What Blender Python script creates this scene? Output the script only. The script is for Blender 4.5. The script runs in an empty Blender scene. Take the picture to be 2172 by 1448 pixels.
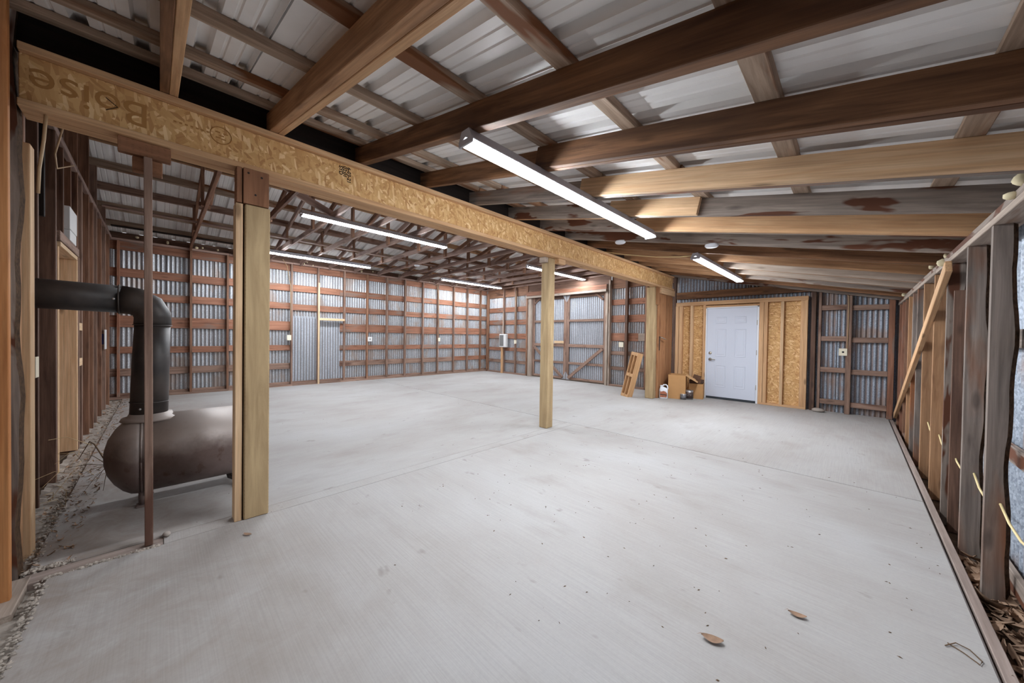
import bpy, bmesh, math, random
from mathutils import Vector, Matrix, Euler
random.seed(7)
S = bpy.context.scene
COL = S.collection

# ------------------------------------------------------------ camera, sky, exposure
cam_d = bpy.data.cameras.new('camera')
cam = bpy.data.objects.new('camera', cam_d); COL.objects.link(cam)
cam_d.sensor_width = 36.0
cam_d.lens = 738.09 / 2172 * 36
cam_d.clip_start = 0.02
TH, PITCH, ROLL = 0.778638, -0.0132, 0.014854
fw = Vector((-math.sin(TH)*math.cos(PITCH), math.cos(TH)*math.cos(PITCH), math.sin(PITCH)))
r0 = Vector((math.cos(TH), math.sin(TH), 0)); u0 = r0.cross(fw)
rt = r0*math.cos(ROLL) + u0*math.sin(ROLL); up = -r0*math.sin(ROLL) + u0*math.cos(ROLL)
M = Matrix((rt, up, -fw)).transposed().to_4x4(); M.translation = Vector((0, 0, 1.3))
cam.matrix_world = M
S.camera = cam

W = bpy.data.worlds.new('sky'); S.world = W; W.use_nodes = True
bg = W.node_tree.nodes['Background']
bg.inputs['Color'].default_value = (0.93, 0.96, 1.0, 1)
bg.inputs['Strength'].default_value = 0.75
TUBE = 172.0          # emission of the lamp tubes
S.view_settings.view_transform = 'Standard'
S.view_settings.look = 'None'
S.view_settings.gamma = 1.0
S.view_settings.use_curve_mapping = False
S.view_settings.exposure = 0.0
try:
    S.cycles.use_denoising = True
    S.cycles.max_bounces = 10
    S.cycles.diffuse_bounces = 7
    S.cycles.sample_clamp_indirect = 6.0
except Exception:
    pass

# ------------------------------------------------------------ materials
def srgb(r, g, b):
    f = lambda v: (v/255/12.92) if v/255 <= 0.04045 else ((v/255+0.055)/1.055)**2.4
    return (f(r), f(g), f(b), 1)

class NT:
    def __init__(s, name):
        s.m = bpy.data.materials.new(name); s.m.use_nodes = True
        s.t = s.m.node_tree; s.b = s.t.nodes['Principled BSDF']
    def n(s, typ, **kw):
        x = s.t.nodes.new(typ)
        for k, v in kw.items(): setattr(x, k, v)
        return x
    def l(s, a, b): s.t.links.new(a, b)
    def coords(s, scale=(1, 1, 1), rot=(0, 0, 0), rnd=True):
        tc = s.n('ShaderNodeTexCoord'); mp = s.n('ShaderNodeMapping')
        mp.inputs['Scale'].default_value = scale; mp.inputs['Rotation'].default_value = rot
        src = tc.outputs['Object']
        if rnd:
            oi = s.n('ShaderNodeObjectInfo'); mu = s.n('ShaderNodeMath', operation='MULTIPLY'); mu.inputs[1].default_value = 61.0
            s.l(oi.outputs['Random'], mu.inputs[0])
            ad = s.n('ShaderNodeVectorMath', operation='ADD')
            s.l(src, ad.inputs[0]); s.l(mu.outputs[0], ad.inputs[1]); src = ad.outputs[0]
        s.l(src, mp.inputs['Vector'])
        return mp.outputs['Vector']
    def noise(s, vec, scale=1.0, detail=4, rough=0.6, dist=0.0):
        x = s.n('ShaderNodeTexNoise'); x.inputs['Scale'].default_value = scale; x.inputs['Detail'].default_value = detail
        x.inputs['Roughness'].default_value = rough; x.inputs['Distortion'].default_value = dist
        s.l(vec, x.inputs['Vector']); return x.outputs['Fac']
    def ramp(s, fac, stops):
        x = s.n('ShaderNodeValToRGB'); e = x.color_ramp.elements
        while len(e) < len(stops): e.new(0.5)
        for i, (p, c) in enumerate(stops):
            e[i].position = p; e[i].color = c if len(c) == 4 else (*c, 1)
        s.l(fac, x.inputs['Fac']); return x.outputs['Color']
    def mix(s, fac, a, b, mode='MIX'):
        x = s.n('ShaderNodeMix', data_type='RGBA', blend_type=mode)
        if isinstance(fac, (int, float)): x.inputs[0].default_value = fac
        else: s.l(fac, x.inputs[0])
        for v, k in ((a, 6), (b, 7)):
            if isinstance(v, tuple): x.inputs[k].default_value = v
            else: s.l(v, x.inputs[k])
        return x.outputs[2]
    def bump(s, h, strength=0.3, dist=0.01):
        x = s.n('ShaderNodeBump'); x.inputs['Strength'].default_value = strength; x.inputs['Distance'].default_value = dist
        s.l(h, x.inputs['Height']); s.l(x.outputs[0], s.b.inputs['Normal'])
    def done(s, col=None, rough=0.7, metal=0.0, spec=0.3):
        if col is not None:
            if isinstance(col, tuple): s.b.inputs['Base Color'].default_value = col
            else: s.l(col, s.b.inputs['Base Color'])
        if isinstance(rough, (int, float)): s.b.inputs['Roughness'].default_value = rough
        else: s.l(rough, s.b.inputs['Roughness'])
        s.b.inputs['Metallic'].default_value = metal
        s.b.inputs['Specular IOR Level'].default_value = spec
        return s.m

BW = lambda v: (v, v, v, 1)
def wood(name, dark, light, stain=None, amt=0.5, sharp=0.12, knots=0.5, rough=0.75, vary=0.25, stain_scale=(0.9, 5, 5)):
    s = NT(name)
    v = s.coords((1.0, 13, 13))
    g = s.noise(v, 1.6, 6, 0.62, 0.6)
    c = s.ramp(g, [(0.28, dark), (0.72, light)])
    f = s.noise(s.coords((2.0, 85, 85)), 1.0, 3, 0.6)
    c = s.mix(0.5, c, s.ramp(f, [(0.3, BW(0.45)), (0.65, BW(1.0))]), 'MULTIPLY')
    if stain:
        st = s.noise(s.coords(stain_scale), 1.4, 3, 0.55, 0.4)
        c = s.mix(s.ramp(st, [(amt, BW(0)), (min(1, amt+sharp), BW(1))]), c, stain)
    if knots:
        k = s.n('ShaderNodeTexVoronoi'); k.inputs['Scale'].default_value = 1.0
        s.l(s.coords((2.1, 7, 7)), k.inputs['Vector'])
        c = s.mix(s.ramp(k.outputs['Distance'], [(0.07, BW(knots)), (0.16, BW(0))]), c, tuple(x*0.30 for x in dark[:3])+(1,))
    oi = s.n('ShaderNodeObjectInfo')
    c = s.mix(1.0, c, s.ramp(oi.outputs['Random'], [(0, BW(1-vary)), (1, BW(1.0))]), 'MULTIPLY')
    s.bump(f, 0.25, 0.004)
    return s.done(c, rough)

M_ = {}
M_['brown'] = wood('weathered_brown_wood', srgb(106, 74, 57), srgb(172, 129, 103), srgb(87, 60, 48), 0.60)
M_['stud'] = wood('dusty_brown_wood', srgb(114, 88, 75), srgb(178, 147, 130), srgb(101, 70, 57), 0.58)
M_['girt'] = wood('red_brown_board', srgb(125, 81, 61), srgb(182, 131, 106), srgb(136, 114, 103), 0.58, 0.08)
M_['dark'] = wood('dark_old_wood', srgb(77, 55, 46), srgb(134, 103, 86))
M_['black'] = wood('near_black_wood', srgb(24, 18, 16), srgb(46, 34, 29), knots=0)  # near-black boards with faint grain
M_['truss'] = wood('truss_wood', srgb(123, 99, 90), srgb(194, 165, 152), srgb(101, 73, 62), 0.58)
M_['rafter'] = wood('aged_rafter_wood', srgb(92, 62, 42), srgb(162, 118, 84), srgb(66, 42, 30), 0.50, 0.22, stain_scale=(0.8, 4, 4))
M_['grey'] = wood('grey_weathered_wood', srgb(119, 106, 98), srgb(182, 167, 155), srgb(98, 59, 40), 0.54, 0.04, stain_scale=(1.2, 5, 5))
M_['greyp'] = wood('pale_grey_wood', srgb(150, 134, 122), srgb(196, 180, 166), srgb(128, 96, 76), 0.62, 0.1)
M_['slab'] = wood('rough_sawn_grey_wood', srgb(100, 90, 84), srgb(164, 150, 140), srgb(136, 84, 50), 0.53, 0.2, stain_scale=(0.8, 3, 3))
M_['orangeold'] = wood('orange_aged_wood', srgb(150, 108, 76), srgb(206, 162, 122), srgb(104, 72, 54), 0.58, 0.15)
M_['purlin'] = wood('purlin_wood', srgb(138, 114, 95), srgb(204, 180, 159), srgb(127, 81, 49), 0.52, 0.10)
M_['purlin_old'] = wood('purlin_brown_wood', srgb(130, 94, 69), srgb(197, 150, 116), srgb(99, 67, 49), 0.55, 0.15)
M_['new'] = wood('new_pine', srgb(204, 164, 124), srgb(234, 202, 164), knots=0.75, vary=0.1)
M_['orange'] = wood('orange_fir', srgb(166, 106, 60), srgb(198, 140, 90), knots=0.6, vary=0.05)
M_['newo'] = wood('new_fir_orange', srgb(196, 150, 108), srgb(224, 184, 142), knots=0.7, vary=0.1)
M_['pale'] = wood('pale_new_pine', srgb(214, 178, 138), srgb(234, 206, 170), knots=0.4, vary=0.1)
M_['pallet'] = wood('pallet_pine', srgb(178, 134, 92), srgb(214, 172, 128), knots=0.4, vary=0.15)
M_['panel'] = wood('brown_panel_wood', srgb(150, 100, 66), srgb(196, 146, 104), srgb(112, 68, 42), 0.56, 0.2, stain_scale=(0.7, 2.5, 2.5))
M_['formboard'] = wood('form_board', srgb(138, 122, 114), srgb(172, 156, 148), knots=0.2, vary=0.05)

def treated():
    s = NT('pressure_treated_post')
    g = s.noise(s.coords((1, 10, 10)), 1.4, 5, 0.6, 0.5)
    c = s.ramp(g, [(0.3, srgb(146, 122, 90)), (0.7, srgb(188, 164, 126))])
    v = s.n('ShaderNodeTexVoronoi'); v.inputs['Scale'].default_value = 1; v.inputs['Randomness'].default_value = 0.25
    s.l(s.coords((38, 130, 130), rnd=False), v.inputs['Vector'])
    inc = s.ramp(v.outputs['Distance'], [(0.12, BW(0)), (0.3, BW(1))])
    c = s.mix(0.4, c, inc, 'MULTIPLY'); s.bump(inc, 0.4, 0.004)
    return s.done(c, 0.8)
M_['treated'] = treated()
def treated2():
    s = NT('treated_brown_block')
    g = s.noise(s.coords((1, 12, 12)), 1.4, 5, 0.6, 0.5)
    c = s.ramp(g, [(0.3, srgb(112, 76, 54)), (0.7, srgb(154, 110, 82))])
    v = s.n('ShaderNodeTexVoronoi'); v.inputs['Scale'].default_value = 1; v.inputs['Randomness'].default_value = 0.25
    s.l(s.coords((38, 130, 130), rnd=False), v.inputs['Vector'])
    inc = s.ramp(v.outputs['Distance'], [(0.12, BW(0)), (0.3, BW(1))])
    c = s.mix(0.35, c, inc, 'MULTIPLY'); s.bump(inc, 0.4, 0.004)
    return s.done(c, 0.8)
M_['treatedb'] = treated2()

def osb(name, tint=1.0, sc=1.0):
    s = NT(name)
    outs = []
    for a, sx, sy in ((0.55, 17, 58), (-0.7, 14, 48), (1.45, 16, 64)):
        tc = s.n('ShaderNodeTexCoord'); rot = s.n('ShaderNodeMapping'); rot.inputs['Rotation'].default_value = (0, 0, a)
        s.l(tc.outputs['Object'], rot.inputs['Vector'])
        m2 = s.n('ShaderNodeMapping'); m2.inputs['Scale'].default_value = (sx*sc, sy*sc, 20); m2.inputs['Location'].default_value = (a*7, a*3, 0.3)
        s.l(rot.outputs[0], m2.inputs['Vector'])
        v = s.n('ShaderNodeTexVoronoi'); v.inputs['Scale'].default_value = 1; v.inputs['Randomness'].default_value = 1
        s.l(m2.outputs[0], v.inputs['Vector'])
        sp = s.n('ShaderNodeSeparateColor'); s.l(v.outputs['Color'], sp.inputs[0]); outs.append(sp.outputs)
    k = lambda c: tuple(x*tint for x in c[:3]) + (1,)
    r = [(0.0, k(srgb(176, 130, 82))), (0.35, k(srgb(200, 157, 104))), (0.8, k(srgb(212, 171, 118))), (1.0, k(srgb(236, 205, 158)))]
    cols = [s.ramp(o[0], r) for o in outs]
    c = s.mix(s.ramp(outs[0][1], [(0.48, BW(0)), (0.52, BW(1))]), cols[0], cols[1])
    c = s.mix(s.ramp(outs[2][1], [(0.58, BW(0)), (0.62, BW(1))]), c, cols[2])
    s.bump(outs[0][0], 0.15, 0.003)
    return s.done(c, 0.7)
M_['osb'] = osb('osb_flakes')
M_['osbw'] = osb('osb_wall_flakes', 1.0, 1.1)

def galv(name, a, b, rust=None, rough=0.42, metal=0.65, valley=srgb(112, 102, 98)):
    s = NT(name)
    v = s.n('ShaderNodeTexVoronoi'); v.inputs['Scale'].default_value = 120
    s.l(s.coords((1, 1, 0.7), rnd=True), v.inputs['Vector'])
    sp = s.n('ShaderNodeSeparateColor'); s.l(v.outputs['Color'], sp.inputs[0])
    c = s.ramp(sp.outputs[0], [(0, a), (1, b)])
    st = s.noise(s.coords((5, 5, 0.6)), 1.2, 4, 0.6, 0.3)
    c = s.mix(0.55, c, s.ramp(st, [(0.3, BW(0.55)), (0.7, BW(1))]), 'MULTIPLY')
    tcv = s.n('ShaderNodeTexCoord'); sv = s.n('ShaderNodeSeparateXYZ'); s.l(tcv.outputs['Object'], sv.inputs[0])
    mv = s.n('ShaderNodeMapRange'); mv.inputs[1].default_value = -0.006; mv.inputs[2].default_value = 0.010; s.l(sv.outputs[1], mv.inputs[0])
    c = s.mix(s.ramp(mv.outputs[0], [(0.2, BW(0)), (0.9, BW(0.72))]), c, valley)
    if rust:
        rs = s.noise(s.coords((1.6, 1.6, 1.1)), 1.5, 4, 0.6)
        c = s.mix(s.ramp(rs, [(0.5, BW(0)), (0.62, BW(0.75))]), c, rust)
    return s.done(c, s.ramp(st, [(0.3, BW(rough+0.15)), (0.7, BW(rough-0.08))]), metal, 0.5)
M_['galv'] = galv('galvanised_steel', srgb(160, 165, 172), srgb(216, 219, 225), srgb(156, 140, 130), 0.40, 0.4)
M_['galvb'] = galv('galvanised_steel_dimmed', srgb(138, 148, 162), srgb(190, 200, 214), srgb(150, 128, 116), 0.5, 0.35, srgb(124, 100, 88))  # same steel as galv; its weaker light painted as a darker, bluer tint
M_['galvd'] = galv('galvanised_steel_door', srgb(168, 174, 184), srgb(208, 213, 222), None, 0.5, 0.35)

def roofmetal():
    s = NT('roof_sheet_underside')
    n = s.noise(s.coords((2, 2, 2)), 1.0, 4, 0.6)
    c = s.ramp(n, [(0.3, srgb(226, 225, 224)), (0.7, srgb(242, 241, 240))])
    return s.done(c, 0.45, 0.0, 0.4)
M_['roof'] = roofmetal()

def concrete():
    s = NT('concrete_slab')
    tc = s.n('ShaderNodeTexCoord')
    def vec(sc, rot=0):
        m = s.n('ShaderNodeMapping'); m.inputs['Scale'].default_value = sc; m.inputs['Rotation'].default_value = (0, 0, rot)
        s.l(tc.outputs['Object'], m.inputs['Vector']); return m.outputs[0]
    big = s.noise(vec((0.9, 0.55, 1)), 1.0, 6, 0.6, 0.1)
    c = s.ramp(big, [(0.25, srgb(155, 149, 145)), (0.5, srgb(168, 165, 163)), (0.75, srgb(176, 175, 175))])
    broom = s.noise(vec((150, 2.2, 1)), 1.0, 2, 0.5)
    c = s.mix(0.20, c, s.ramp(broom, [(0.35, BW(0.62)), (0.6, BW(1))]), 'MULTIPLY')
    sm = s.noise(vec((2.4, 1.3, 1), 0.5), 1.0, 4, 0.6, 0.1)
    c = s.mix(s.ramp(sm, [(0.56, BW(0)), (0.76, BW(0.34))]), c, srgb(130, 119, 110))
    sp = s.noise(vec((7, 4, 1), 0.7), 1.0, 3, 0.62)
    c = s.mix(s.ramp(sp, [(0.66, BW(0)), (0.74, BW(0.38))]), c, srgb(104, 94, 86))
    fine = s.noise(vec((60, 60, 1)), 1.0, 3, 0.7)
    c = s.mix(0.25, c, s.ramp(fine, [(0.3, BW(0.8)), (0.6, BW(1))]), 'MULTIPLY')
    ge = s.n('ShaderNodeNewGeometry'); sx = s.n('ShaderNodeSeparateXYZ'); s.l(ge.outputs['Position'], sx.inputs[0])
    dm = s.n('ShaderNodeMapRange'); dm.inputs[1].default_value = 0.9; dm.inputs[2].default_value = -0.6; dm.inputs[3].default_value = 0.0; dm.inputs[4].default_value = 1.0
    s.l(sx.outputs[1], dm.inputs[0])
    dn = s.noise(vec((3.5, 5, 1), 0.2), 1.0, 5, 0.7, 0.8)
    md = s.n('ShaderNodeMath', operation='MULTIPLY'); s.l(dm.outputs[0], md.inputs[0]); s.l(s.ramp(dn, [(0.30, BW(0.1)), (0.65, BW(1))]), md.inputs[1])
    c = s.mix(s.ramp(md.outputs[0], [(0.0, BW(0)), (1.0, BW(0.75))]), c, srgb(126, 110, 99))
    s.bump(broom, 0.12, 0.004)
    return s.done(c, 0.85, 0, 0.25)
M_['concrete'] = concrete()
def simple(name, col, rough=0.5, metal=0.0, spec=0.4, var=0.0, sc=6.0, col2=None):
    s = NT(name)
    if var or col2:
        n = s.noise(s.coords((sc, sc, sc)), 1.0, 4, 0.6)
        c2 = col2 or tuple(x*(1-var) for x in col[:3])+(1,)
        return s.done(s.ramp(n, [(0.35, c2), (0.65, col)]), rough, metal, spec)
    return s.done(col, rough, metal, spec)
M_['dirt'] = simple('dry_dirt', srgb(120, 100, 84), 0.95, 0, 0.1, 0.45, 9)
M_['oldconc'] = simple('old_rough_concrete', srgb(178, 168, 158), 0.95, 0, 0.1, 0.35, 14)
M_['white'] = simple('white_enamel', srgb(226, 229, 236), 0.45)
M_['doorwhite'] = simple('door_white_paint', srgb(206, 212, 226), 0.42)
M_['lampwhite'] = simple('lamp_white_metal', srgb(176, 176, 184), 0.4)
M_['plastic'] = simple('ivory_plastic', srgb(226, 218, 196), 0.4)
M_['boxgrey'] = simple('grey_panel_metal', srgb(112, 112, 112), 0.5)
M_['boxwhite'] = simple('white_box_metal', srgb(214, 214, 214), 0.5)
M_['cable'] = simple('cream_cable', srgb(222, 202, 150), 0.5)
M_['cablet'] = simple('tan_cable', srgb(178, 150, 116), 0.6)
M_['blue'] = simple('blue_box_plastic', srgb(46, 54, 110), 0.5)
M_['pipe'] = simple('black_stove_pipe', srgb(78, 70, 66), 0.5, 0.2, 0.5, 0.0, 3, srgb(44, 42, 43))
M_['card'] = simple('cardboard', srgb(186, 142, 96), 0.85, 0, 0.2, 0.08)
M_['cardin'] = simple('cardboard_pale', srgb(200, 160, 116), 0.85, 0, 0.2)
M_['carddark'] = simple('dark_brown_carton', srgb(92, 66, 50), 0.8, 0, 0.2, 0.15)
M_['metal'] = simple('brushed_nickel', srgb(190, 182, 170), 0.3, 0.9)
M_['steel'] = simple('tin_steel', srgb(196, 196, 198), 0.35, 0.8)
M_['gusset'] = simple('galvanised_plate', srgb(168, 170, 176), 0.5, 0.5)
M_['blackm'] = simple('black_paint', srgb(30, 28, 28), 0.6)
M_['foam'] = simple('expanding_foam', srgb(226, 214, 180), 0.9, 0, 0.1, 0.12, 30)
M_['leaf'] = simple('dry_leaf', srgb(158, 128, 106), 0.8, 0, 0.2, 0.35, 20)
M_['litter'] = simple('dry_leaf_litter', srgb(176, 146, 122), 0.8, 0, 0.2, 0.55, 8)
M_['twig'] = simple('dry_twig', srgb(104, 84, 66), 0.9, 0, 0.1)
M_['straw'] = simple('dry_straw', srgb(186, 162, 124), 0.9, 0, 0.1)
M_['stone'] = simple('grey_stone', srgb(170, 160, 152), 0.9, 0, 0.1, 0.2, 12)
M_['bark'] = simple('bark', srgb(84, 64, 48), 0.95, 0, 0.1, 0.65, 40)
M_['ink'] = simple('black_ink', srgb(44, 36, 30), 0.9, 0, 0.1)
M_['inkb'] = simple('brown_ink', srgb(166, 122, 74), 0.9, 0, 0.1)
M_['red'] = simple('label_red_brown', srgb(176, 110, 84), 0.5, 0, 0.3, 0.3, 30)
M_['labeldark'] = simple('label_dark', srgb(70, 56, 52), 0.5, 0, 0.3)
M_['labelgrey'] = simple('label_grey', srgb(110, 108, 112), 0.5, 0, 0.3, 0.4, 40)
M_['rubber'] = simple('dark_sweep', srgb(52, 56, 62), 0.7)

def stove_mat():
    s = NT('rusty_tank_steel')
    n = s.noise(s.coords((3, 3, 3)), 1.0, 5, 0.65)
    c = s.ramp(n, [(0.3, srgb(78, 62, 56)), (0.7, srgb(112, 96, 92))])
    p = s.noise(s.coords((14, 9, 14)), 1.0, 3, 0.6)
    c = s.mix(s.ramp(p, [(0.60, BW(0)), (0.66, BW(0.7))]), c, srgb(74, 50, 40))
    q = s.noise(s.coords((2, 2, 2)), 0.8, 3, 0.6)
    c = s.mix(s.ramp(q, [(0.45, BW(0)), (0.65, BW(0.5))]), c, srgb(128, 116, 112))
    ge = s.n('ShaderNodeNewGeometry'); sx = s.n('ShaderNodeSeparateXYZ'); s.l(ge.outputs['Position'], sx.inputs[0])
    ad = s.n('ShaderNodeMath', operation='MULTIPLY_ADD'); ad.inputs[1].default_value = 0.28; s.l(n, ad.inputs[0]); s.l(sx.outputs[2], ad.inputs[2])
    c = s.mix(s.ramp(ad.outputs[0], [(0.52, BW(0)), (0.66, BW(0.65))]), c, srgb(176, 166, 160))  # paler grey higher up: discolouration plus the tank's lit, reflecting top painted in
    return s.done(c, 0.48, 0.2, 0.45)
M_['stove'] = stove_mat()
def emit():
    s = NT('led_tube_glow')
    s.b.inputs['Base Color'].default_value = (1, 1, 1, 1)
    s.b.inputs['Emission Color'].default_value = (0.90, 0.95, 1.0, 1)
    s.b.inputs['Emission Strength'].default_value = TUBE
    return s.m
M_['emit'] = emit()

# ------------------------------------------------------------ helpers
WM = {}   # world matrices of parents
def link(o, parent=None, world=None, kind=None):
    COL.objects.link(o)
    w = world if world is not None else Matrix.Identity(4)
    if parent is not None:
        o.parent = parent
        o.matrix_parent_inverse = WM[parent.name].inverted()
    o.matrix_basis = w
    WM[o.name] = w.copy()
    if kind: o['kind'] = kind
    return o
def tr(*v): return Matrix.Translation(Vector(v))
def root(name, loc=(0, 0, 0), label=None, cat=None, group=None, kind=None, rz=0.0, parent=None):
    o = bpy.data.objects.new(name, None); o.empty_display_size = 0.1
    link(o, parent, tr(*loc) @ Matrix.Rotation(rz, 4, 'Z'))
    if label: o['label'] = label
    if cat: o['category'] = cat
    if group: o['group'] = group
    if kind: o['kind'] = kind
    return o
def tag(o, label, cat, group=None):
    o['label'] = label; o['category'] = cat
    if group: o['group'] = group
    return o
def mesh(name, verts, faces, mat, smooth=False):
    me = bpy.data.meshes.new(name); me.from_pydata([tuple(v) for v in verts], [], faces)
    for m in (mat if isinstance(mat, (list, tuple)) else [mat]): me.materials.append(m)
    if smooth:
        for p in me.polygons: p.use_smooth = True
    me.update(); return me
def obj(name, me, parent=None, world=None, kind=None):
    return link(bpy.data.objects.new(name, me), parent, world, kind)
BOX = {}
def box_mesh(l, w, t, mat, ch=0.003):
    key = (round(l, 4), round(w, 4), round(t, 4), mat.name, ch)
    if key in BOX: return BOX[key]
    a, b, c = l/2, w/2, t/2
    h = min(ch, a*0.4, b*0.4, c*0.4)
    vs = []; idx = {}
    for sx in (-1, 1):
        for sy in (-1, 1):
            for sz in (-1, 1):
                for ax in range(3):
                    p = [sx*(a-h), sy*(b-h), sz*(c-h)]
                    p[ax] = (sx*a, sy*b, sz*c)[ax]
                    idx[(sx, sy, sz, ax)] = len(vs); vs.append(p)
    F = []
    q = ((-1, -1), (1, -1), (1, 1), (-1, 1))
    for s in (-1, 1):
        f = [idx[(s, y, z, 0)] for y, z in q]; F.append(f if s > 0 else f[::-1])
        f = [idx[(x, s, z, 1)] for z, x in q]; F.append(f if s > 0 else f[::-1])
        f = [idx[(x, y, s, 2)] for x, y in q]; F.append(f if s > 0 else f[::-1])
    for s1 in (-1, 1):
        for s2 in (-1, 1):
            F.append([idx[(s1, s2, -1, 0)], idx[(s1, s2, 1, 0)], idx[(s1, s2, 1, 1)], idx[(s1, s2, -1, 1)]])
            F.append([idx[(s1, -1, s2, 0)], idx[(s1, 1, s2, 0)], idx[(s1, 1, s2, 2)], idx[(s1, -1, s2, 2)]])
            F.append([idx[(-1, s1, s2, 1)], idx[(1, s1, s2, 1)], idx[(1, s1, s2, 2)], idx[(-1, s1, s2, 2)]])
    for sx in (-1, 1):
        for sy in (-1, 1):
            for sz in (-1, 1):
                F.append([idx[(sx, sy, sz, k)] for k in range(3)])
    me = mesh('board_mesh', vs, F, mat)
    bm = bmesh.new(); bm.from_mesh(me); bmesh.ops.recalc_face_normals(bm, faces=bm.faces); bm.to_mesh(me); bm.free()
    BOX[key] = me; return me
def frame(p0, p1, wdir):
    p0, p1 = Vector(p0), Vector(p1); x = (p1-p0).normalized()
    w = Vector(wdir); y = (w - x*w.dot(x)).normalized(); z = x.cross(y)
    m = Matrix((x, y, z)).transposed().to_4x4(); m.translation = (p0+p1)/2
    return m, (p1-p0).length
def board(name, p0, p1, w, t, wdir, mat, parent=None, kind=None, ch=0.003):
    m, L = frame(p0, p1, wdir)
    return obj(name, box_mesh(L, w, t, M_[mat] if isinstance(mat, str) else mat, ch), parent, m, kind)
def cuboid(name, lo, hi, mat, parent=None, kind=None, ch=0.003):
    """axis-aligned board, grain along its longest side"""
    d = [hi[i]-lo[i] for i in range(3)]; c = [(hi[i]+lo[i])/2 for i in range(3)]
    ax = max(range(3), key=lambda i: d[i]); o = [i for i in range(3) if i != ax]
    if d[o[0]] < d[o[1]]: o = o[::-1]
    p0 = list(c); p1 = list(c); p0[ax] = lo[ax]; p1[ax] = hi[ax]
    wd = [0, 0, 0]; wd[o[0]] = 1
    return board(name, p0, p1, d[o[0]], d[o[1]], wd, mat, parent, kind, ch)
def tube(name, pts, r, mat, parent=None, sides=8, kind=None, closed=False, cap=True, smooth=True):
    pts = [Vector(p) for p in pts]; n = len(pts)
    R = r if isinstance(r, (list, tuple)) else [r]*n
    vs, F = [], []
    prev = None
    for i, p in enumerate(pts):
        d = (pts[min(i+1, n-1)]-pts[max(i-1, 0)]).normalized()
        if prev is None:
            a = Vector((0, 0, 1)) if abs(d.z) < 0.9 else Vector((1, 0, 0))
            u = d.cross(a).normalized()
        else:
            u = (prev - d*prev.dot(d)).normalized()
        prev = u; v = d.cross(u)
        for k in range(sides):
            t = 2*math.pi*k/sides
            vs.append(p + (u*math.cos(t)+v*math.sin(t))*R[i])
    for i in range(n-1):
        for k in range(sides):
            F.append([i*sides+k, i*sides+(k+1) % sides, (i+1)*sides+(k+1) % sides, (i+1)*sides+k])
    if cap:
        F.append(list(range(sides))[::-1]); F.append([(n-1)*sides+k for k in range(sides)])
    c = sum(pts, Vector())/n
    me = mesh(name, [v-c for v in vs], F, M_[mat] if isinstance(mat, str) else mat, smooth)
    return obj(name, me, parent, Matrix.Translation(c), kind)
def lathe(name, prof, mat, parent=None, world=None, sides=32, smooth=True, kind=None):
    """profile of (radius, z) about local z"""
    vs, F = [], []
    for r, z in prof:
        for k in range(sides):
            t = 2*math.pi*k/sides; vs.append((r*math.cos(t), r*math.sin(t), z))
    for i in range(len(prof)-1):
        for k in range(sides):
            F.append([i*sides+k, i*sides+(k+1) % sides, (i+1)*sides+(k+1) % sides, (i+1)*sides+k])
    if prof[0][0] > 1e-4: F.append(list(range(sides))[::-1])
    if prof[-1][0] > 1e-4: F.append([(len(prof)-1)*sides+k for k in range(sides)])
    me = mesh(name, vs, F, M_[mat] if isinstance(mat, str) else mat, smooth)
    return obj(name, me, parent, world, kind)
def text(name, s, size, mat, o, xd, yd, parent=None, align='LEFT', shear=0.0):
    cu = bpy.data.curves.new(name, 'FONT'); cu.body = s; cu.size = size; cu.extrude = 0.0004; cu.offset = 0.0012 if size < 0.05 else 0.0; cu.align_x = align
    cu.resolution_u = 4; cu.materials.append(M_[mat])
    x = Vector(xd).normalized(); y = Vector(yd).normalized(); z = x.cross(y)
    m = Matrix((x, y, z)).transposed().to_4x4(); m.translation = Vector(o)
    t = bpy.data.objects.new('text_tmp', cu)
    me = bpy.data.meshes.new_from_object(t); bpy.data.objects.remove(t); bpy.data.curves.remove(cu)
    return obj(name, me, parent, m)
def corr_mesh(w, h, mat, pitch=0.067, amp=0.0115, seg=8):
    n = max(2, int(round(w/pitch*seg))); vs, F = [], []
    for j in range(2):
        for i in range(n+1):
            x = w*i/n; vs.append((x, amp*math.sin(2*math.pi*x/pitch), h*j))
    for i in range(n): F.append([i, i+1, n+2+i, n+1+i])
    return mesh('corrugated_sheet', vs, F, mat, True)
def sheet_run(parent, o, d, length, z0, z1, mat, w=0.67, name='corrugated_sheet', ztop=None):
    """upright corrugated sheets, one object each; o start point, d unit direction"""
    n = max(1, round(length/w)); ww = length/n; d = Vector(d); cache = {}
    nrm = Vector((-d.y, d.x, 0))
    for i in range(n):
        zt = z1 if ztop is None else ztop(i, n)
        key = round(zt, 3)
        if key not in cache: cache[key] = corr_mesh(ww+0.02, zt-z0, M_[mat])
        p = Vector(o) + d*(ww*i) + nrm*(0.0015*(i % 2))
        m = Matrix((d, nrm, Vector((0, 0, 1)))).transposed().to_4x4(); m.translation = Vector((p.x, p.y, z0))
        obj(name, cache[key], parent, m)

# ------------------------------------------------------------ measures
XL, XB, XR, YB, YF = -9.96, -3.02, 0.507, 8.67, -0.63
SL = 0.2155
def zl(x): return 2.755 - SL*(x+3.02)          # underside of the lean-to rafters
XE = -3.10; XM = (XL+XE)/2                      # main gable: eaves and ridge line
def zm(x): return 3.10 + 0.25*((x-XL) if x < XM else (XE-x))   # underside of the main purlins

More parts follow.
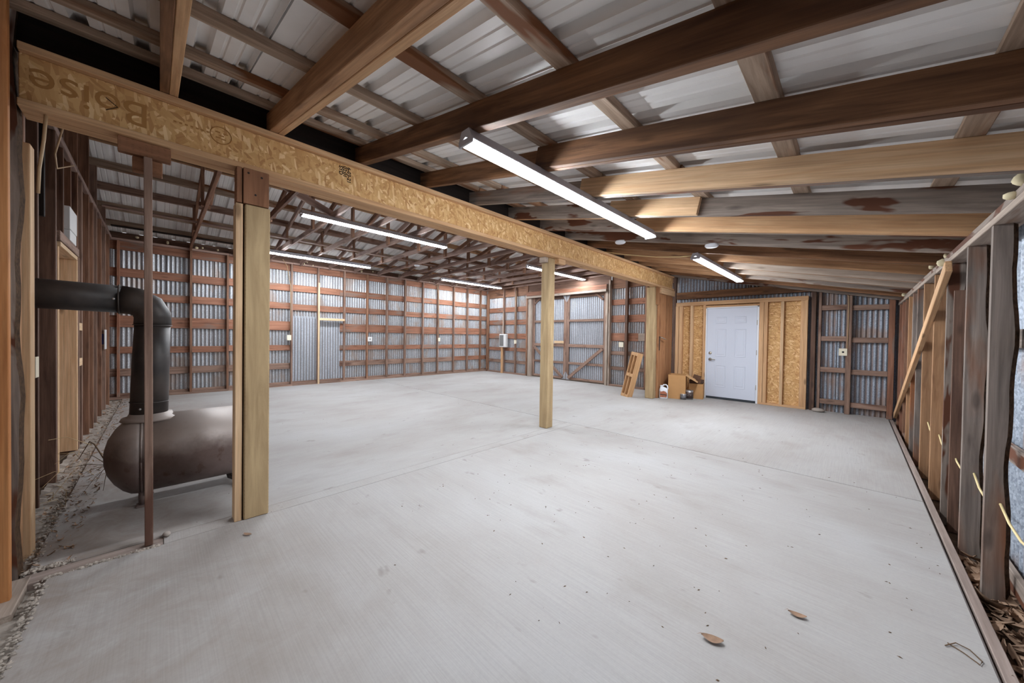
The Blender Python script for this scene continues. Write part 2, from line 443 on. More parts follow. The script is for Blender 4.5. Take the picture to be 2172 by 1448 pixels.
# ------------------------------------------------------------ ground and floor
g = obj('ground', mesh('ground', [(-40, -40, 0), (40, -40, 0), (40, 40, 0), (-40, 40, 0)], [[0, 1, 2, 3]], M_['dirt']), None, tr(0, 0, -0.14), 'structure')
fl = root('floor', (-4.7, 4.0, 0), kind='structure')
cuboid('slab', (XL-0.06, -0.50, -0.12), (-3.12, 4.395, 0), 'concrete', fl, ch=0.008)
cuboid('slab', (XL-0.06, 4.403, -0.12), (0.428, YB+0.1, 0), 'concrete', fl, ch=0.008)
cuboid('slab', (-2.995, -0.42, -0.12), (0.428, 4.395, 0), 'concrete', fl, ch=0.008)
cuboid('slab', (-3.12, 0.02, -0.12), (-2.995, 4.395, 0), 'concrete', fl, ch=0.002)
cuboid('sill_plank', (-3.105, -0.50, -0.10), (-2.996, 0.019, -0.004), 'formboard', fl)
cuboid('form_board', (0.438, -0.5, -0.13), (0.478, YB-0.02, -0.002), 'formboard', fl)
def crumbs(name, boxes, n, s0, s1, mat, parent, zc=0.0):
    bm = bmesh.new()
    for i in range(n):
        x0, y0, x1, y1, wdt = random.choice(boxes); t = random.random()
        p = Vector((x0+(x1-x0)*t+random.uniform(-wdt, wdt), y0+(y1-y0)*t+random.uniform(-wdt, wdt), zc+random.uniform(-0.008, 0.006)))
        r = bmesh.ops.create_icosphere(bm, subdivisions=1, radius=random.uniform(s0, s1))
        sc = [random.uniform(0.6, 1.3) for _ in range(3)]
        for v in r['verts']:
            v.co = Vector((v.co.x*sc[0], v.co.y*sc[1], v.co.z*sc[2]*0.7))*random.uniform(0.8, 1.15) + p
    me = bpy.data.meshes.new(name); bm.to_mesh(me); bm.free(); me.materials.append(M_[mat])
    return obj(name, me, parent, None, 'stuff')
crumbs('concrete_crumbs', [(-2.995, 0.0, -2.99, -0.42, 0.012), (-3.0, -0.42, -2.0, -0.425, 0.02), (-3.2, -0.5, -4.4, -0.51, 0.03), (-4.4, -0.51, -9.8, -0.51, 0.02), (-3.13, -0.35, -3.13, -0.5, 0.02)], 900, 0.004, 0.012, 'oldconc', fl)
# strip of broken old concrete between the new slab and the front wall
def rough_strip(name, x0, x1, y0, y1, z, mat, parent, nx=60, ny=4):
    vs, F = [], []
    for j in range(ny+1):
        for i in range(nx+1):
            vs.append((x0+(x1-x0)*i/nx, y0+(y1-y0)*j/ny+random.uniform(-0.008, 0.008), z+random.uniform(-0.012, 0.006)))
    for j in range(ny):
        for i in range(nx):
            a = j*(nx+1)+i; F.append([a, a+1, a+nx+2, a+nx+1])
    return obj(name, mesh(name, vs, F, M_[mat]), parent)
rough_strip('old_concrete_edge', -10.0, -3.1, -0.68, -0.495, -0.02, 'oldconc', fl, 140)
rough_strip('old_concrete_edge', -3.1, 0.45, -0.62, -0.415, -0.035, 'oldconc', fl, 80)
# fine dirt specks lying on the slab
def specks():
    vs, F = [], []
    for i in range(260):
        if random.random() < 0.6: x, y = random.uniform(-2.6, 0.4), random.uniform(1.2, 4.5)
        else: x, y = random.uniform(-8.5, 0.2), random.uniform(0.0, 8.0)
        a = random.uniform(0, 6.28); L = random.uniform(0.003, 0.010); w = L*random.uniform(0.2, 0.6)
        ca, sa = math.cos(a), math.sin(a); b = len(vs)
        for dx, dy, z in ((-L, 0, 0.001), (0, -w, 0.001), (L, 0, 0.001), (0, w, 0.001), (0, 0, 0.004)):
            vs.append((x+dx*ca-dy*sa, y+dx*sa+dy*ca, z))
        F += [[b, b+1, b+4], [b+1, b+2, b+4], [b+2, b+3, b+4], [b+3, b, b+4]]
    return obj('floor_specks', mesh('floor_specks', vs, F, M_['twig']), fl, None, 'stuff')
specks()

# ------------------------------------------------------------ left wall (sheet steel on girts and studs)
wl = root('wall_left', (XL, 4, 0), kind='structure')
LS = [-0.55, 0.467, 1.07, 1.69, 2.309, 2.91, 3.564, 4.192, 4.78, 5.37, 6.0, 6.57, 7.22, 7.82, 8.44]
for i, y in enumerate(LS):
    new = i == 5
    m = 'girt' if i == 0 else random.choice(['stud', 'stud', 'brown'])
    cuboid('stud', (XL-0.089, y-0.019, 0.04), (XL+random.uniform(-0.004, 0.004), y+0.019, 3.02), m, wl)
cuboid('stud', (XL-0.02, 2.895, 0.0), (XL+0.03, 2.933, 2.63), 'pale', wl)['label'] = 'pale new pine stud'
cuboid('girt', (XL-0.05, 2.935, 1.66), (XL+0.02, 3.56, 1.72), 'pale', wl)['label'] = 'pale new pine crosspiece'
cuboid('stud', (XL-0.02, 8.78, 0.0), (XL+0.05, 8.90, 2.72), 'newo', wl)
LG = [(0.428, 0.575), (0.878, 1.011), (1.369, 1.593), (1.90, 2.055), (2.357, 2.52)]
cuts = [-0.68, 1.09, 2.33, 3.47, 5.39, 7.24, 8.80]
for k, (z0, z1) in enumerate(LG):
    for a, b in zip(cuts[:-1], cuts[1:]):
        if abs(a-2.33) < 0.01 and k < 3: continue
        dz = random.uniform(-0.012, 0.012)
        cuboid('girt', (XL-0.117, a+0.002, z0+dz), (XL-0.091, b-0.002, z1+dz), 'girt' if (k > 0 or random.random() < 0.3) else 'stud', wl)
for a, b in zip(cuts[:-1], cuts[1:]):
    cuboid('top_board', (XL-0.117, a+0.002, 2.86), (XL-0.091, b-0.002, 3.05), 'girt', wl)
    cuboid('bottom_plate', (XL-0.10, a, -0.01), (XL-0.002, b-0.002, 0.045), 'stud', wl)
    cuboid('top_plate', (XL-0.10, a, 3.02), (XL, b-0.002, 3.06), 'truss', wl); cuboid('eave_board', (XL-0.12, a, 3.06), (XL-0.09, b-0.002, 3.19), 'dark', wl)
    cuboid('skirt_board', (XL-0.117, a+0.002, 0.0), (XL-0.091, b-0.002, 0.10), 'stud', wl)
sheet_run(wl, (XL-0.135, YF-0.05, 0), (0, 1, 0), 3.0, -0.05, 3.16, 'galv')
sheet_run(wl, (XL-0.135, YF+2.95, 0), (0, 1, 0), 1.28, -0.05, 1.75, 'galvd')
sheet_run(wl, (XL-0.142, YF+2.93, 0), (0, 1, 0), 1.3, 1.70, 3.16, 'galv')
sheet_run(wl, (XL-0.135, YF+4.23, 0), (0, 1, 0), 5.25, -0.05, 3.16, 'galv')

# ------------------------------------------------------------ back wall
wb = root('wall_back', (-5, YB, 0), kind='structure')
for x in (-9.02, -8.43):
    cuboid('stud', (x-0.019, YB, 0.04), (x+0.019, YB+0.089, 3.02), 'stud', wb)
cuboid('stud', (-7.80, YB-0.02, 0), (-7.66, YB+0.10, 2.80), 'greyp', wb)
cuboid('stud', (-7.91, YB, 0), (-7.84, YB+0.089, 3.02), 'brown', wb)
cuboid('stud', (-4.93, YB-0.02, 0), (-4.86, YB+0.10, 2.80), 'greyp', wb)
cuboid('stud', (-4.84, YB-0.01, 0), (-4.80, YB+0.10, 2.90), 'greyp', wb)
cuboid('stud', (-4.36, YB-0.01, 0), (-4.29, YB+0.08, 3.02), 'dark', wb)
cuboid('stud', (-3.82, YB, 0), (-3.75, YB+0.089, 3.02), 'brown', wb)
cuboid('stud', (-9.90, YB-0.02, 0), (-9.83, YB+0.06, 2.9), 'brown', wb)
for z0, z1 in ((0.37, 0.475), (0.80, 0.92), (1.236, 1.419), (1.735, 1.902), (2.184, 2.351)):
    cuboid('girt', (-9.94, YB+0.091, z0), (-7.84, YB+0.117, z1), 'girt' if z0 > 0.5 else 'stud', wb)
for z0, z1, m in ((0.44, 0.533, 'stud'), (0.85, 0.952, 'stud'), (1.231, 1.447, 'girt'), (1.739, 1.93, 'girt'), (2.209, 2.361, 'girt')):
    cuboid('girt', (-4.80, YB+0.091, z0), (-4.03 if z0 == 1.231 else -3.30, YB+0.117, z1), m, wb)
    if z0 == 1.231: cuboid('girt', (-4.03, YB+0.091, z0+0.01), (-3.30, YB+0.117, z1-0.005), 'greyp', wb)
cuboid('top_plate', (XL, YB-0.01, 3.02), (-3.1, YB+0.09, 3.06), 'truss', wb)
cuboid('top_board', (XL, YB+0.091, 2.72), (-7.86, YB+0.117, 3.05), 'brown', wb)
cuboid('top_board', (-7.86, YB+0.03, 2.80), (-4.8, YB+0.06, 3.05), 'dark', wb)
cuboid('top_board', (-4.80, YB+0.091, 2.66), (-3.10, YB+0.117, 3.05), 'brown', wb)
cuboid('bottom_plate', (XL, YB, -0.01), (-7.84, YB+0.09, 0.05), 'stud', wb)
cuboid('bottom_plate', (-4.80, YB, -0.01), (-3.2, YB+0.09, 0.05), 'stud', wb)
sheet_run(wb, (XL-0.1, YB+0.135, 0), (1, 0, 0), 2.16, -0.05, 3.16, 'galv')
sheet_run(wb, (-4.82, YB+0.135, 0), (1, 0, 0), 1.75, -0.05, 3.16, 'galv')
# gable above the plate
def gable(parent, y, mat, x0=XL, x1=XE, n=11, thick=0.02, name='gable_board'):
    for i in range(n):
        a = x0+(x1-x0)*i/n; b = x0+(x1-x0)*(i+1)/n-0.004
        za, zb = zm(a)+0.115, zm(b)+0.115
        vs = []
        for yy in (y, y+thick):
            vs += [(a, yy, 3.06), (b, yy, 3.06), (b, yy, zb), (a, yy, za)]
        F = [[0, 1, 2, 3], [7, 6, 5, 4], [0, 4, 5, 1], [1, 5, 6, 2], [2, 6, 7, 3], [3, 7, 4, 0]]
        c = Vector(((a+b)/2, y, 3.3))
        obj(name, mesh(name, [Vector(v)-c for v in vs], F, M_[mat]), parent, Matrix.Translation(c))
gable(wb, YB+0.10, 'brown')
# header over the barn doors, two new boards
cuboid('header_board', (-7.84, YB-0.06, 2.66), (-4.88, YB-0.02, 2.79), 'girt', wb)
cuboid('header_board', (-7.84, YB-0.09, 2.585), (-4.88, YB-0.02, 2.65), 'greyp', wb)

# barn doors
def barn_door(name, x0, x1, flip):
    r = root(name, ((x0+x1)/2, YB+0.06, 0.03), kind='structure')
    ya, yb = YB+0.05, YB+0.088
    for x in (x0, x1-0.09): cuboid('stile', (x, ya, 0.04), (x+0.09, yb, 2.60), 'stud', r)
    for z in (1.78, 1.02, 0.50): cuboid('rail', (x0+0.092, ya, z), (x1-0.092, yb, z+(0.09 if z == 1.02 else 0.07)), 'stud', r)
    cuboid('rail', (x0+0.092, ya, 2.50), (x1-0.092, yb, 2.60), 'dark', r)
    cuboid('rail', (x0+0.092, ya, 0.04), (x1-0.092, yb, 0.10), 'stud', r)
    a, b = (x1-0.10, x0+0.10) if flip else (x0+0.10, x1-0.10)
    board('brace', (a, ya-0.022, 1.0), (b, ya-0.022, 0.08), 0.09, 0.038, (0, 0, 1), 'stud', r)
    for x, s in ((x0+0.09, 1), (x1-0.09, -1)):
        if (s < 0) == (not flip): continue
        board('brace', (x+s*0.01, ya-0.02, 2.38), (x+s*0.26, ya-0.02, 2.58), 0.06, 0.03, (0, 0, 1), 'dark', r)
    sheet_run(r, (x0, YB+0.105, 0), (1, 0, 0), x1-x0, 0.035, 2.64, 'galvd', 0.72)
    for (gx, gz, up_) in ((x1 if not flip else x0, 2.62, -1), (x1 if not flip else x0, 0.03, 1)):
        s = -1 if not flip else 1
        vs = [(gx+s*0.005, ya-0.004, gz), (gx+s*0.15, ya-0.004, gz), (gx+s*0.005, ya-0.004, gz+up_*0.24)]
        vs += [(v[0], ya-0.001, v[2]) for v in vs]
        c = Vector((gx, ya, gz))
        obj('gusset_plate', mesh('gusset_plate', [Vector(v)-c for v in vs], [[0, 1, 2], [5, 4, 3], [0, 3, 4, 1], [1, 4, 5, 2], [2, 5, 3, 0]], M_['gusset']), r, Matrix.Translation(c))
    return r
barn_door('door_2', -7.66, -6.29, False)
d3 = barn_door('door_3', -6.28, -4.93, True)
cuboid('nailer', (-6.72, YB+0.02, 1.12), (-6.36, YB+0.047, 1.20), 'pale', bpy.data.objects['door_2'])

# ------------------------------------------------------------ lean-to end wall with white door
zl_end = lambda x: zl(x)+0.19
cuboid('stud', (-3.12, YB-0.03, 0), (-3.06, YB+0.06, 2.90), 'dark', wb)
cuboid('header_board', (-3.05, YB-0.03, 2.245), (-0.56, YB+0.05, 2.40), 'rafter', wb)
cuboid('stud', (-0.60, YB-0.02, 0), (-0.535, YB+0.07, 2.40), 'dark', wb)
cuboid('stud', (-0.50, YB+0.02, 0), (-0.46, YB+0.09, 2.3), 'stud', wb)
cuboid('stud', (-0.12, YB-0.01, 0), (-0.05, YB+0.08, 2.28), 'stud', wb)
cuboid('stud', (0.40, YB-0.01, 0), (0.47, YB+0.08, 2.05), 'girt', wb)
for z in (0.145, 0.735, 1.31, 1.885):
    cuboid('girt', (-0.46, YB+0.03, z), (-0.12, YB+0.068, z+0.09), 'stud', wb)
    cuboid('girt', (-0.05, YB+0.03, z-0.02), (0.40, YB+0.068, z+0.07), 'stud', wb)
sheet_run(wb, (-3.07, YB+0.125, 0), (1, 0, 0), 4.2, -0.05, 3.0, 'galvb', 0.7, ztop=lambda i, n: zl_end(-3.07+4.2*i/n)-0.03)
# framed panel around the door
FR = 'newo'
cuboid('top_plate', (-3.05, YB-0.04, 2.08), (-0.645, YB+0.05, 2.165), FR, wb)
for a, b in ((-3.055, -2.985), (-2.975, -2.90), (-2.73, -2.672), (-2.46, -2.40), (-1.41, -1.335), (-1.33, -1.27), (-1.06, -1.01), (-0.755, -0.70), (-0.70, -0.65)):
    cuboid('stud', (a, YB-0.04, 0.04), (b, YB+0.05, 2.08), FR if a not in (-2.73, -1.06) else 'new', wb)
cuboid('bottom_plate', (-3.05, YB-0.04, 0.0), (-2.46, YB+0.05, 0.04), FR, wb)
cuboid('bottom_plate', (-1.41, YB-0.04, 0.0), (-0.65, YB+0.05, 0.04), FR, wb)
cuboid('header_board', (-2.40, YB-0.035, 2.02), (-1.41, YB+0.03, 2.06), FR, wb)
cuboid('osb_sheet', (-3.05, YB+0.051, 0.01), (-2.42, YB+0.063, 2.12), 'osbw', wb)
cuboid('osb_sheet', (-1.42, YB+0.051, 0.01), (-0.65, YB+0.063, 2.12), 'osbw', wb)
cuboid('osb_sheet', (-2.42, YB+0.051, 2.0), (-1.42, YB+0.063, 2.12), 'osbw', wb)

d1 = root('door_1', (-1.91, YB, 0), kind='structure')
cuboid('door_frame', (-2.40, YB-0.045, 0.0), (-2.375, YB+0.06, 2.02), 'white', d1)
cuboid('door_frame', (-1.445, YB-0.045, 0.0), (-1.41, YB+0.06, 2.02), 'white', d1)
cuboid('door_frame', (-2.40, YB-0.045, 1.995), (-1.41, YB+0.06, 2.02), 'white', d1)
cuboid('door_sweep', (-2.372, YB-0.032, 0.005), (-1.448, YB+0.0, 0.05), 'rubber', d1)
def door_slab():
    x0, x1, z0, z1 = -2.372, -1.448, 0.05, 1.992
    r = cuboid('door_panel', (x0, YB-0.035, z0), (x1, YB+0.005, z1), 'doorwhite', d1)
    for (a, b) in ((-2.20, -1.99), (-1.84, -1.63)):
        for (c, d) in ((0.27, 0.75), (0.94, 1.54), (1.66, 1.81)):
            bm = bmesh.new()
            def ring(dx, y): return [bm.verts.new((x, y, z)) for x, z in ((a+dx, c+dx), (b-dx, c+dx), (b-dx, d-dx), (a+dx, d-dx))]
            rs = [ring(0, YB-0.0352), ring(0.008, YB-0.041), ring(0.02, YB-0.0355), ring(0.035, YB-0.0355), ring(0.05, YB-0.040)]
            for p, q in zip(rs[:-1], rs[1:]):
                for k in range(4): bm.faces.new((p[k], p[(k+1) % 4], q[(k+1) % 4], q[k]))
            bm.faces.new(rs[-1])
            bmesh.ops.recalc_face_normals(bm, faces=bm.faces)
            me = bpy.data.meshes.new('raised_panel'); bm.to_mesh(me); bm.free(); me.materials.append(M_['doorwhite'])
            cc = Vector(((a+b)/2, YB, (c+d)/2)); me.transform(Matrix.Translation(-cc))
            obj('raised_panel', me, r, Matrix.Translation(cc))
    return r
door_slab()
RY = Matrix.Rotation(math.pi/2, 4, 'X')
lathe('deadbolt', [(0.032, 0), (0.032, 0.012), (0.026, 0.02), (0.0, 0.022)], 'metal', d1, tr(-2.30, YB-0.035, 1.01) @ RY, 20)
kb = lathe('door_lever', [(0.034, 0), (0.034, 0.01), (0.014, 0.018), (0.014, 0.05), (0, 0.052)], 'metal', d1, tr(-2.30, YB-0.035, 0.87) @ RY, 20)
tube('lever_arm', [(-2.30, YB-0.08, 0.87), (-2.25, YB-0.083, 0.872), (-2.19, YB-0.08, 0.865)], [0.010, 0.010, 0.008], 'metal', kb)
for z in (0.28, 1.0, 1.62):
    tube('hinge', [(-1.443, YB-0.046, z), (-1.443, YB-0.046, z+0.1)], 0.007, 'metal', d1)

# ------------------------------------------------------------ right wall
wr = root('wall_right', (XR, 4, 0), kind='structure')
RS = [(8.0, 'girt', 0.09), (7.12, 'orangeold', 0.09), (6.65, 'slab', 0.09), (6.19, 'slab', 0.09), (5.66, 'orangeold', 0.10), (4.97, 'orangeold', 0.10), (4.35, 'grey', 0.10), (3.66, 'slab', 0.10), (3.09, 'slab', 0.088), (2.40, 'slab', 0.088), (1.8, 'grey', 0.09), (1.2, 'slab', 0.09), (0.6, 'slab', 0.09), (0.0, 'grey', 0.09), (8.5, 'girt', 0.09), (7.55, 'brown', 0.09)]
def waney(name, y, x0, x1, z0, z1, mat, parent, th=0.036, edge=1, seed=0, cut=0.022):
    """rough sawn upright with a wavy bark edge on its outer (edge=1) or inner (-1) side"""
    rr = random.Random(seed); n = 26; vs = []; F = []; mats = []
    ph = rr.uniform(0, 6)
    for j in range(n+1):
        z = z0+(z1-z0)*j/n
        wv = 0.007*math.sin(z*5+ph)+0.004*math.sin(z*13+ph*2)+rr.uniform(-0.001, 0.001)
        a, b = (x0, x1+wv) if edge > 0 else (x0+wv, x1)
        vs += [(a, y, z), (b-cut if edge > 0 else b, y, z), (b, y+th, z), (a, y+th, z)]
    for j in range(n):
        for k in range(4):
            F.append([j*4+k, j*4+(k+1) % 4, (j+1)*4+(k+1) % 4, (j+1)*4+k])
            mats.append(1 if ((k == 1 and edge > 0) or (k == 3 and edge < 0)) else 0)
    F += [[3, 2, 1, 0], [n*4, n*4+1, n*4+2, n*4+3]]; mats += [0, 0]
    # local x along the grain (height)
    c = Vector(((x0+x1)/2, y, (z0+z1)/2))
    R = Matrix(((0, 0, 1), (1, 0, 0), (0, 1, 0)))        # world -> local: (z, x, y)
    me = mesh(name, [R @ (Vector(v)-c) for v in vs], F, [M_[mat], M_['bark']])
    for p, mi in zip(me.polygons, mats): p.material_index = mi
    return obj(name, me, parent, Matrix.Translation(c) @ R.transposed().to_4x4())
for i, (y, m, w) in enumerate(RS):
    if i in (8, 7, 6, 9): waney('stud', y, XR, XR+w, -0.13, 1.925, m, wr, 0.04, 1, i)
    else: cuboid('stud', (XR, y, -0.13), (XR+w, y+0.04, 1.925), m, wr)
# short bark slabs nailed beside some studs
waney('stud', 4.22, XR+0.02, XR+0.10, -0.13, 1.70, 'dark', wr, 0.03, 1, 77)
waney('stud', 3.84, XR+0.035, XR+0.10, -0.13, 1.55, 'grey', wr, 0.03, 1, 78)
for a, b in ((-0.6, 2.0), (2.0, 4.9), (4.9, 8.72)):
    cuboid('top_plate', (XR-0.005, a+0.002, 1.926), (XR+0.105, b, 1.962), 'greyp', wr)
    cuboid('top_plate', (XR-0.002, a+0.3, 1.963), (XR+0.10, min(b+0.3, 8.72)-0.002, 2.0), 'grey', wr)
    for z0, z1 in ((1.28, 1.38), (0.66, 0.75), (0.0, 0.10)):
        cuboid('girt', (XR+0.105, a+0.002, z0), (XR+0.131, b-0.002, z1), 'grey', wr)
sheet_run(wr, (XR+0.16, 8.8, 0), (0, -1, 0), 9.4, -0.14, 2.06, 'galvb', 0.7)
board('brace', (XR-0.02, 4.16, 1.88), (XR-0.02, 8.98-0.5, 0.10), 0.09, 0.036, (0, 0, 1), 'newo', wr)
board('blocking', (XR+0.05, 7.14, -0.02), (XR+0.05, 7.6, -0.02), 0.09, 0.04, (1, 0, 0), 'stud', wr)

# ------------------------------------------------------------ front wall (left of the unseen front, left open to admit sky light)
wf = root('wall_front', (-6, YF, 0), kind='structure')
for i, x in enumerate([-4.30, -4.94, -6.08, -6.40, -6.95, -7.35, -7.75, -8.30, -8.9, -9.5]):
    m = 'dark' if i < 2 else random.choice(['brown', 'stud', 'brown'])
    top = zm(x) if i % 2 == 0 else 3.02
    cuboid('stud', (x-0.04, YF-0.14, -0.05), (x, YF, top), m, wf)
cuboid('stud', (-4.62, YF-0.14, 2.2), (-4.58, YF-0.01, zm(-4.6)), 'black', wf)
cuboid('stud', (-5.40, YF-0.12, 2.12), (-5.36, YF-0.01, zm(-5.4)), 'dark', wf)
cuboid('stud', (-5.80, YF-0.12, 2.12), (-5.76, YF-0.01, 3.02), 'brown', wf)
board('top_plate', (XL, YF-0.02, 3.05), (-3.2, YF-0.02, 3.05), 0.06, 0.04, (0, 0, 1), 'truss', wf)
for x0, x1, z0 in [(-10.05, -9.3, 0), (-9.3, -8.6, 0), (-8.6, -7.9, 0), (-7.9, -7.2, 0), (-7.2, -6.6, 0), (-6.6, -6.06, 0), (-6.06, -5.12, 2.16), (-5.12, -4.5, 0), (-4.5, -3.9, 0), (-3.9, -3.3, 0), (-3.3, -2.72, 0)]:
    cuboid('sheathing_board', (x0, YF-0.165, z0-0.05), (x1-0.004, YF-0.145, 3.06), 'brown' if x0 < -5.2 else 'dark', wf)
gable(wf, YF-0.165, 'dark', n=12)
# new doorway lining
dw = root('door_4', (-5.6, YF, 0), kind='structure')
cuboid('door_jamb', (-6.04, YF-0.26, 0.0), (-6.00, YF+0.005, 2.06), 'new', dw)
cuboid('door_jamb', (-5.16, YF-0.26, 0.0), (-5.12, YF-0.01, 2.06), 'new', dw)
cuboid('door_head', (-6.04, YF-0.26, 2.06), (-5.12, YF+0.005, 2.10), 'pale', dw)
cuboid('door_leaf', (-5.99, YF-0.30, 0.02), (-5.17, YF-0.265, 2.05), 'brown', dw)
cuboid('header_board', (-6.10, YF-0.03, 2.105), (-5.06, YF+0.01, 2.19), 'stud', wf)
cuboid('stud', (-6.085, YF-0.14, 0.0), (-6.045, YF+0.012, 2.1), 'stud', wf)
cuboid('stud', (-5.11, YF-0.12, 0.0), (-5.07, YF-0.015, 2.1), 'stud', wf)
cuboid('sheathing_board', (-3.85, YF-0.1, 0), (-3.72, YF+0.02, 2.9), 'dark', wf)
# near uprights beside the beam end
cuboid('stud', (-2.90, -0.64, -0.08), (-2.862, -0.503, 2.95), 'orange', wf)['label'] = 'orange fir stud next to the log post'
lp = waney('log_post', 0, 0, 0.052, -0.12, 2.95, 'grey', wf, 0.10, 1, 5, 0.0)
lp.matrix_basis = Matrix.Translation((-3.10, -0.545, 1.41)) @ Matrix.Rotation(math.pi/2, 4, 'Z') @ Matrix(((0, 1, 0, 0), (0, 0, 1, 0), (1, 0, 0, 0), (0, 0, 0, 1)))
WM[lp.name] = lp.matrix_basis.copy()
cuboid('stud', (-3.46, -0.60, -0.05), (-3.365, -0.518, 2.36), 'new', wf)['label'] = 'pale new stud beside the log post'
cuboid('stud', (-3.355, -0.62, -0.05), (-3.31, -0.545, 2.6), 'orangeold', wf)
cuboid('stud', (-3.62, -0.66, -0.05), (-3.58, -0.575, 3.0), 'brown', wf)
cuboid('blocking', (-3.08, -0.60, -0.10), (-2.72, -0.475, 0.0), 'greyp', wf)
# outlet blocks of new wood between studs
for x0, x1, z0, z1, s in ((-6.37, -6.09, 1.30, 1.385, 0), (-6.37, -6.09, 0.90, 0.985, 0)):
    cuboid('blocking', (x0, YF-0.06, z0), (x1, YF+0.004, z1), 'pale', wf)

# ------------------------------------------------------------ lean-to roof
cl = root('ceiling', (-1.3, 4, 2.6), kind='structure')
up_l = Vector((SL, 0, 1)).normalized()
def rafter(y, x0, x1, mat, th=0.04, name='rafter', dz=0.0, dep=0.14, parent=None):
    p0 = Vector((x0, y+th/2, zl(x0)+dz)) + up_l*dep/2; p1 = Vector((x1, y+th/2, zl(x1)+dz)) + up_l*dep/2
    return board(name, p0, p1, dep, th, up_l, mat, parent or cl)
RY_ = [0.0, 0.585, 1.195, 1.79, 2.41, 3.03, 3.645, 4.27, 4.88, 5.49, 6.10, 6.72, 7.34, 7.95, 8.50]
xa, xb = -3.17, 0.70
for i, y in enumerate(RY_):
    if i == 0:
        rafter(y, xa, xb, 'rafter'); rafter(y+0.041, xa, xb, 'newo')
    elif i == 1:
        rafter(y-0.03, xa, xb, 'orangeold', 0.05); rafter(y+0.022, xa, xb, 'newo')
    elif i == 2: rafter(y, xa, xb, 'rafter', 0.06)
    elif i == 3:
        rafter(y+0.042, xa, xb, 'rafter'); rafter(y, -1.58, xb, 'rafter', 0.04)
    elif i == 4:
        rafter(y+0.042, xa, xb, 'slab'); rafter(y, -1.64, xb, 'new')
    elif i == 5:
        rafter(y+0.042, xa, xb, 'grey'); rafter(y+0.083, xa, -1.7, 'newo', 0.03); rafter(y, -1.72, -0.93, 'new')
    elif i == 6:
        rafter(y+0.042, xa, xb, 'grey'); rafter(y, -1.75, xb, 'newo')
    elif i in (10, 11, 12):
        rafter(y+0.042, xa, xb, 'orangeold'); rafter(y, -1.45+0.03*(i-11), xb, 'greyp' if i < 12 else 'grey')
    else:
        rafter(y, xa, xb, ['grey', 'grey', 'rafter'][i % 3] if i < 9 else random.choice(['rafter', 'orangeold', 'grey']))
for x in (-3.02, -2.67, -2.13, -1.52, -0.93, -0.315, 0.30, 0.66):
    for a, b in ((-0.62, 2.44), (2.45, 5.5), (5.51, 8.75)):
        q = Vector((x, 0, zl(x))) + up_l*(0.14+0.019)
        board('purlin', (q.x, a, q.z), (q.x, b, q.z), 0.089+random.uniform(-0.006, 0.01), 0.038, (1, 0, -SL), random.choice(['purlin', 'purlin', 'purlin_old']), cl)
def roof_sheet_mesh(L, w, mat, rib=0.2286):
    prof = [(0.0, -0.010)]
    y = 0.0
    k = 0
    n = int(round(w/rib)); D = 0.040
    prof = [(0.004, D), (0.004, 0.0), (0.014, 0.0)]
    for i in range(n):
        b = i*rib
        if i: prof += [(b-0.020, 0.0), (b-0.008, D), (b+0.036, D), (b+0.048, 0.0)]
        else: prof += [(0.030, 0.0)]
        for c in (0.095, 0.155):
            prof += [(b+c-0.010, 0.0), (b+c-0.004, 0.006), (b+c+0.004, 0.006), (b+c+0.010, 0.0)]
    prof += [(w-0.060, 0.0), (w-0.050, D), (w-0.014, D), (w-0.005, 0.0), (w-0.004, 0.0), (w-0.004, D+0.001), (w+0.008, D+0.001)]
    vs, F = [], []
    m = len(prof)
    for x in (0, L):
        for (yy, z) in prof: vs.append((x, yy, z))
    for i in range(m-1): F.append([i, i+1, m+i+1, m+i])
    return mesh('roof_sheet', vs, F, mat)
LL = 4.02
rs = roof_sheet_mesh(LL, 0.9144, M_['roof'])
xdir = Vector((1, 0, -SL)).normalized()
for k in range(-2, 9):
    y0 = 1.29+0.9144*k
    q = Vector((-3.24, 0, zl(-3.24))) + up_l*(0.14+0.039)
    m = Matrix((xdir, Vector((0, 1, 0)), up_l)).transposed().to_4x4(); m.translation = Vector((q.x, y0, q.z))
    obj('roof_sheet', rs, cl, m)

# ------------------------------------------------------------ main roof: trusses, purlins, sheets
cm = root('ceiling.001', (XM, 4, 3.3), kind='structure')
TY = [0.46, 1.20, 1.85, 2.50, 3.17, 3.84, 4.50, 5.15, 5.80, 6.45, 7.10, 7.76, 8.36]
upm = {-1: Vector((-0.25, 0, 1)).normalized(), 1: Vector((0.25, 0, 1)).normalized()}
for i, y in enumerate(TY):
    t = root('roof_truss', (XM, y, 3.05), parent=cm)
    mt = 'brown' if i < 2 else 'truss'
    board('bottom_chord', (XL-0.05, y, 3.095), (-3.12, y, 3.095), 0.089, 0.038, (0, 0, 1), mt, t)
    if i == 2: board('bottom_chord', (-9.2, y-0.039, 3.095), (-7.9, y-0.039, 3.095), 0.089, 0.038, (0, 0, 1), 'truss', t)
    zt = zm(XM)-0.05
    for s, x in ((-1, XL-0.05), (1, XE+0.05)):
        board('top_chord', (x, y, zm(x)-0.047), (XM, y, zm(XM)-0.047), 0.089, 0.038, (0, 0, 1), mt, t)
    board('king_post', (XM, y-0.039, 3.06), (XM, y-0.039, zm(XM)-0.02), 0.089, 0.036, (1, 0, 0), 'brown', t)
    for s in (-1, 1):
        board('web', (XM+s*0.10, y+0.038, 3.10), (XM+s*1.6, y+0.038, zm(XM+s*1.6)-0.03), 0.07, 0.036, (0, 0, 1), 'brown', t)
        board('web', (XM+s*1.7, y-0.038, 3.06), (XM+s*1.7, y-0.038, zm(XM+s*1.7)-0.03), 0.07, 0.036, (1, 0, 0), 'brown', t)
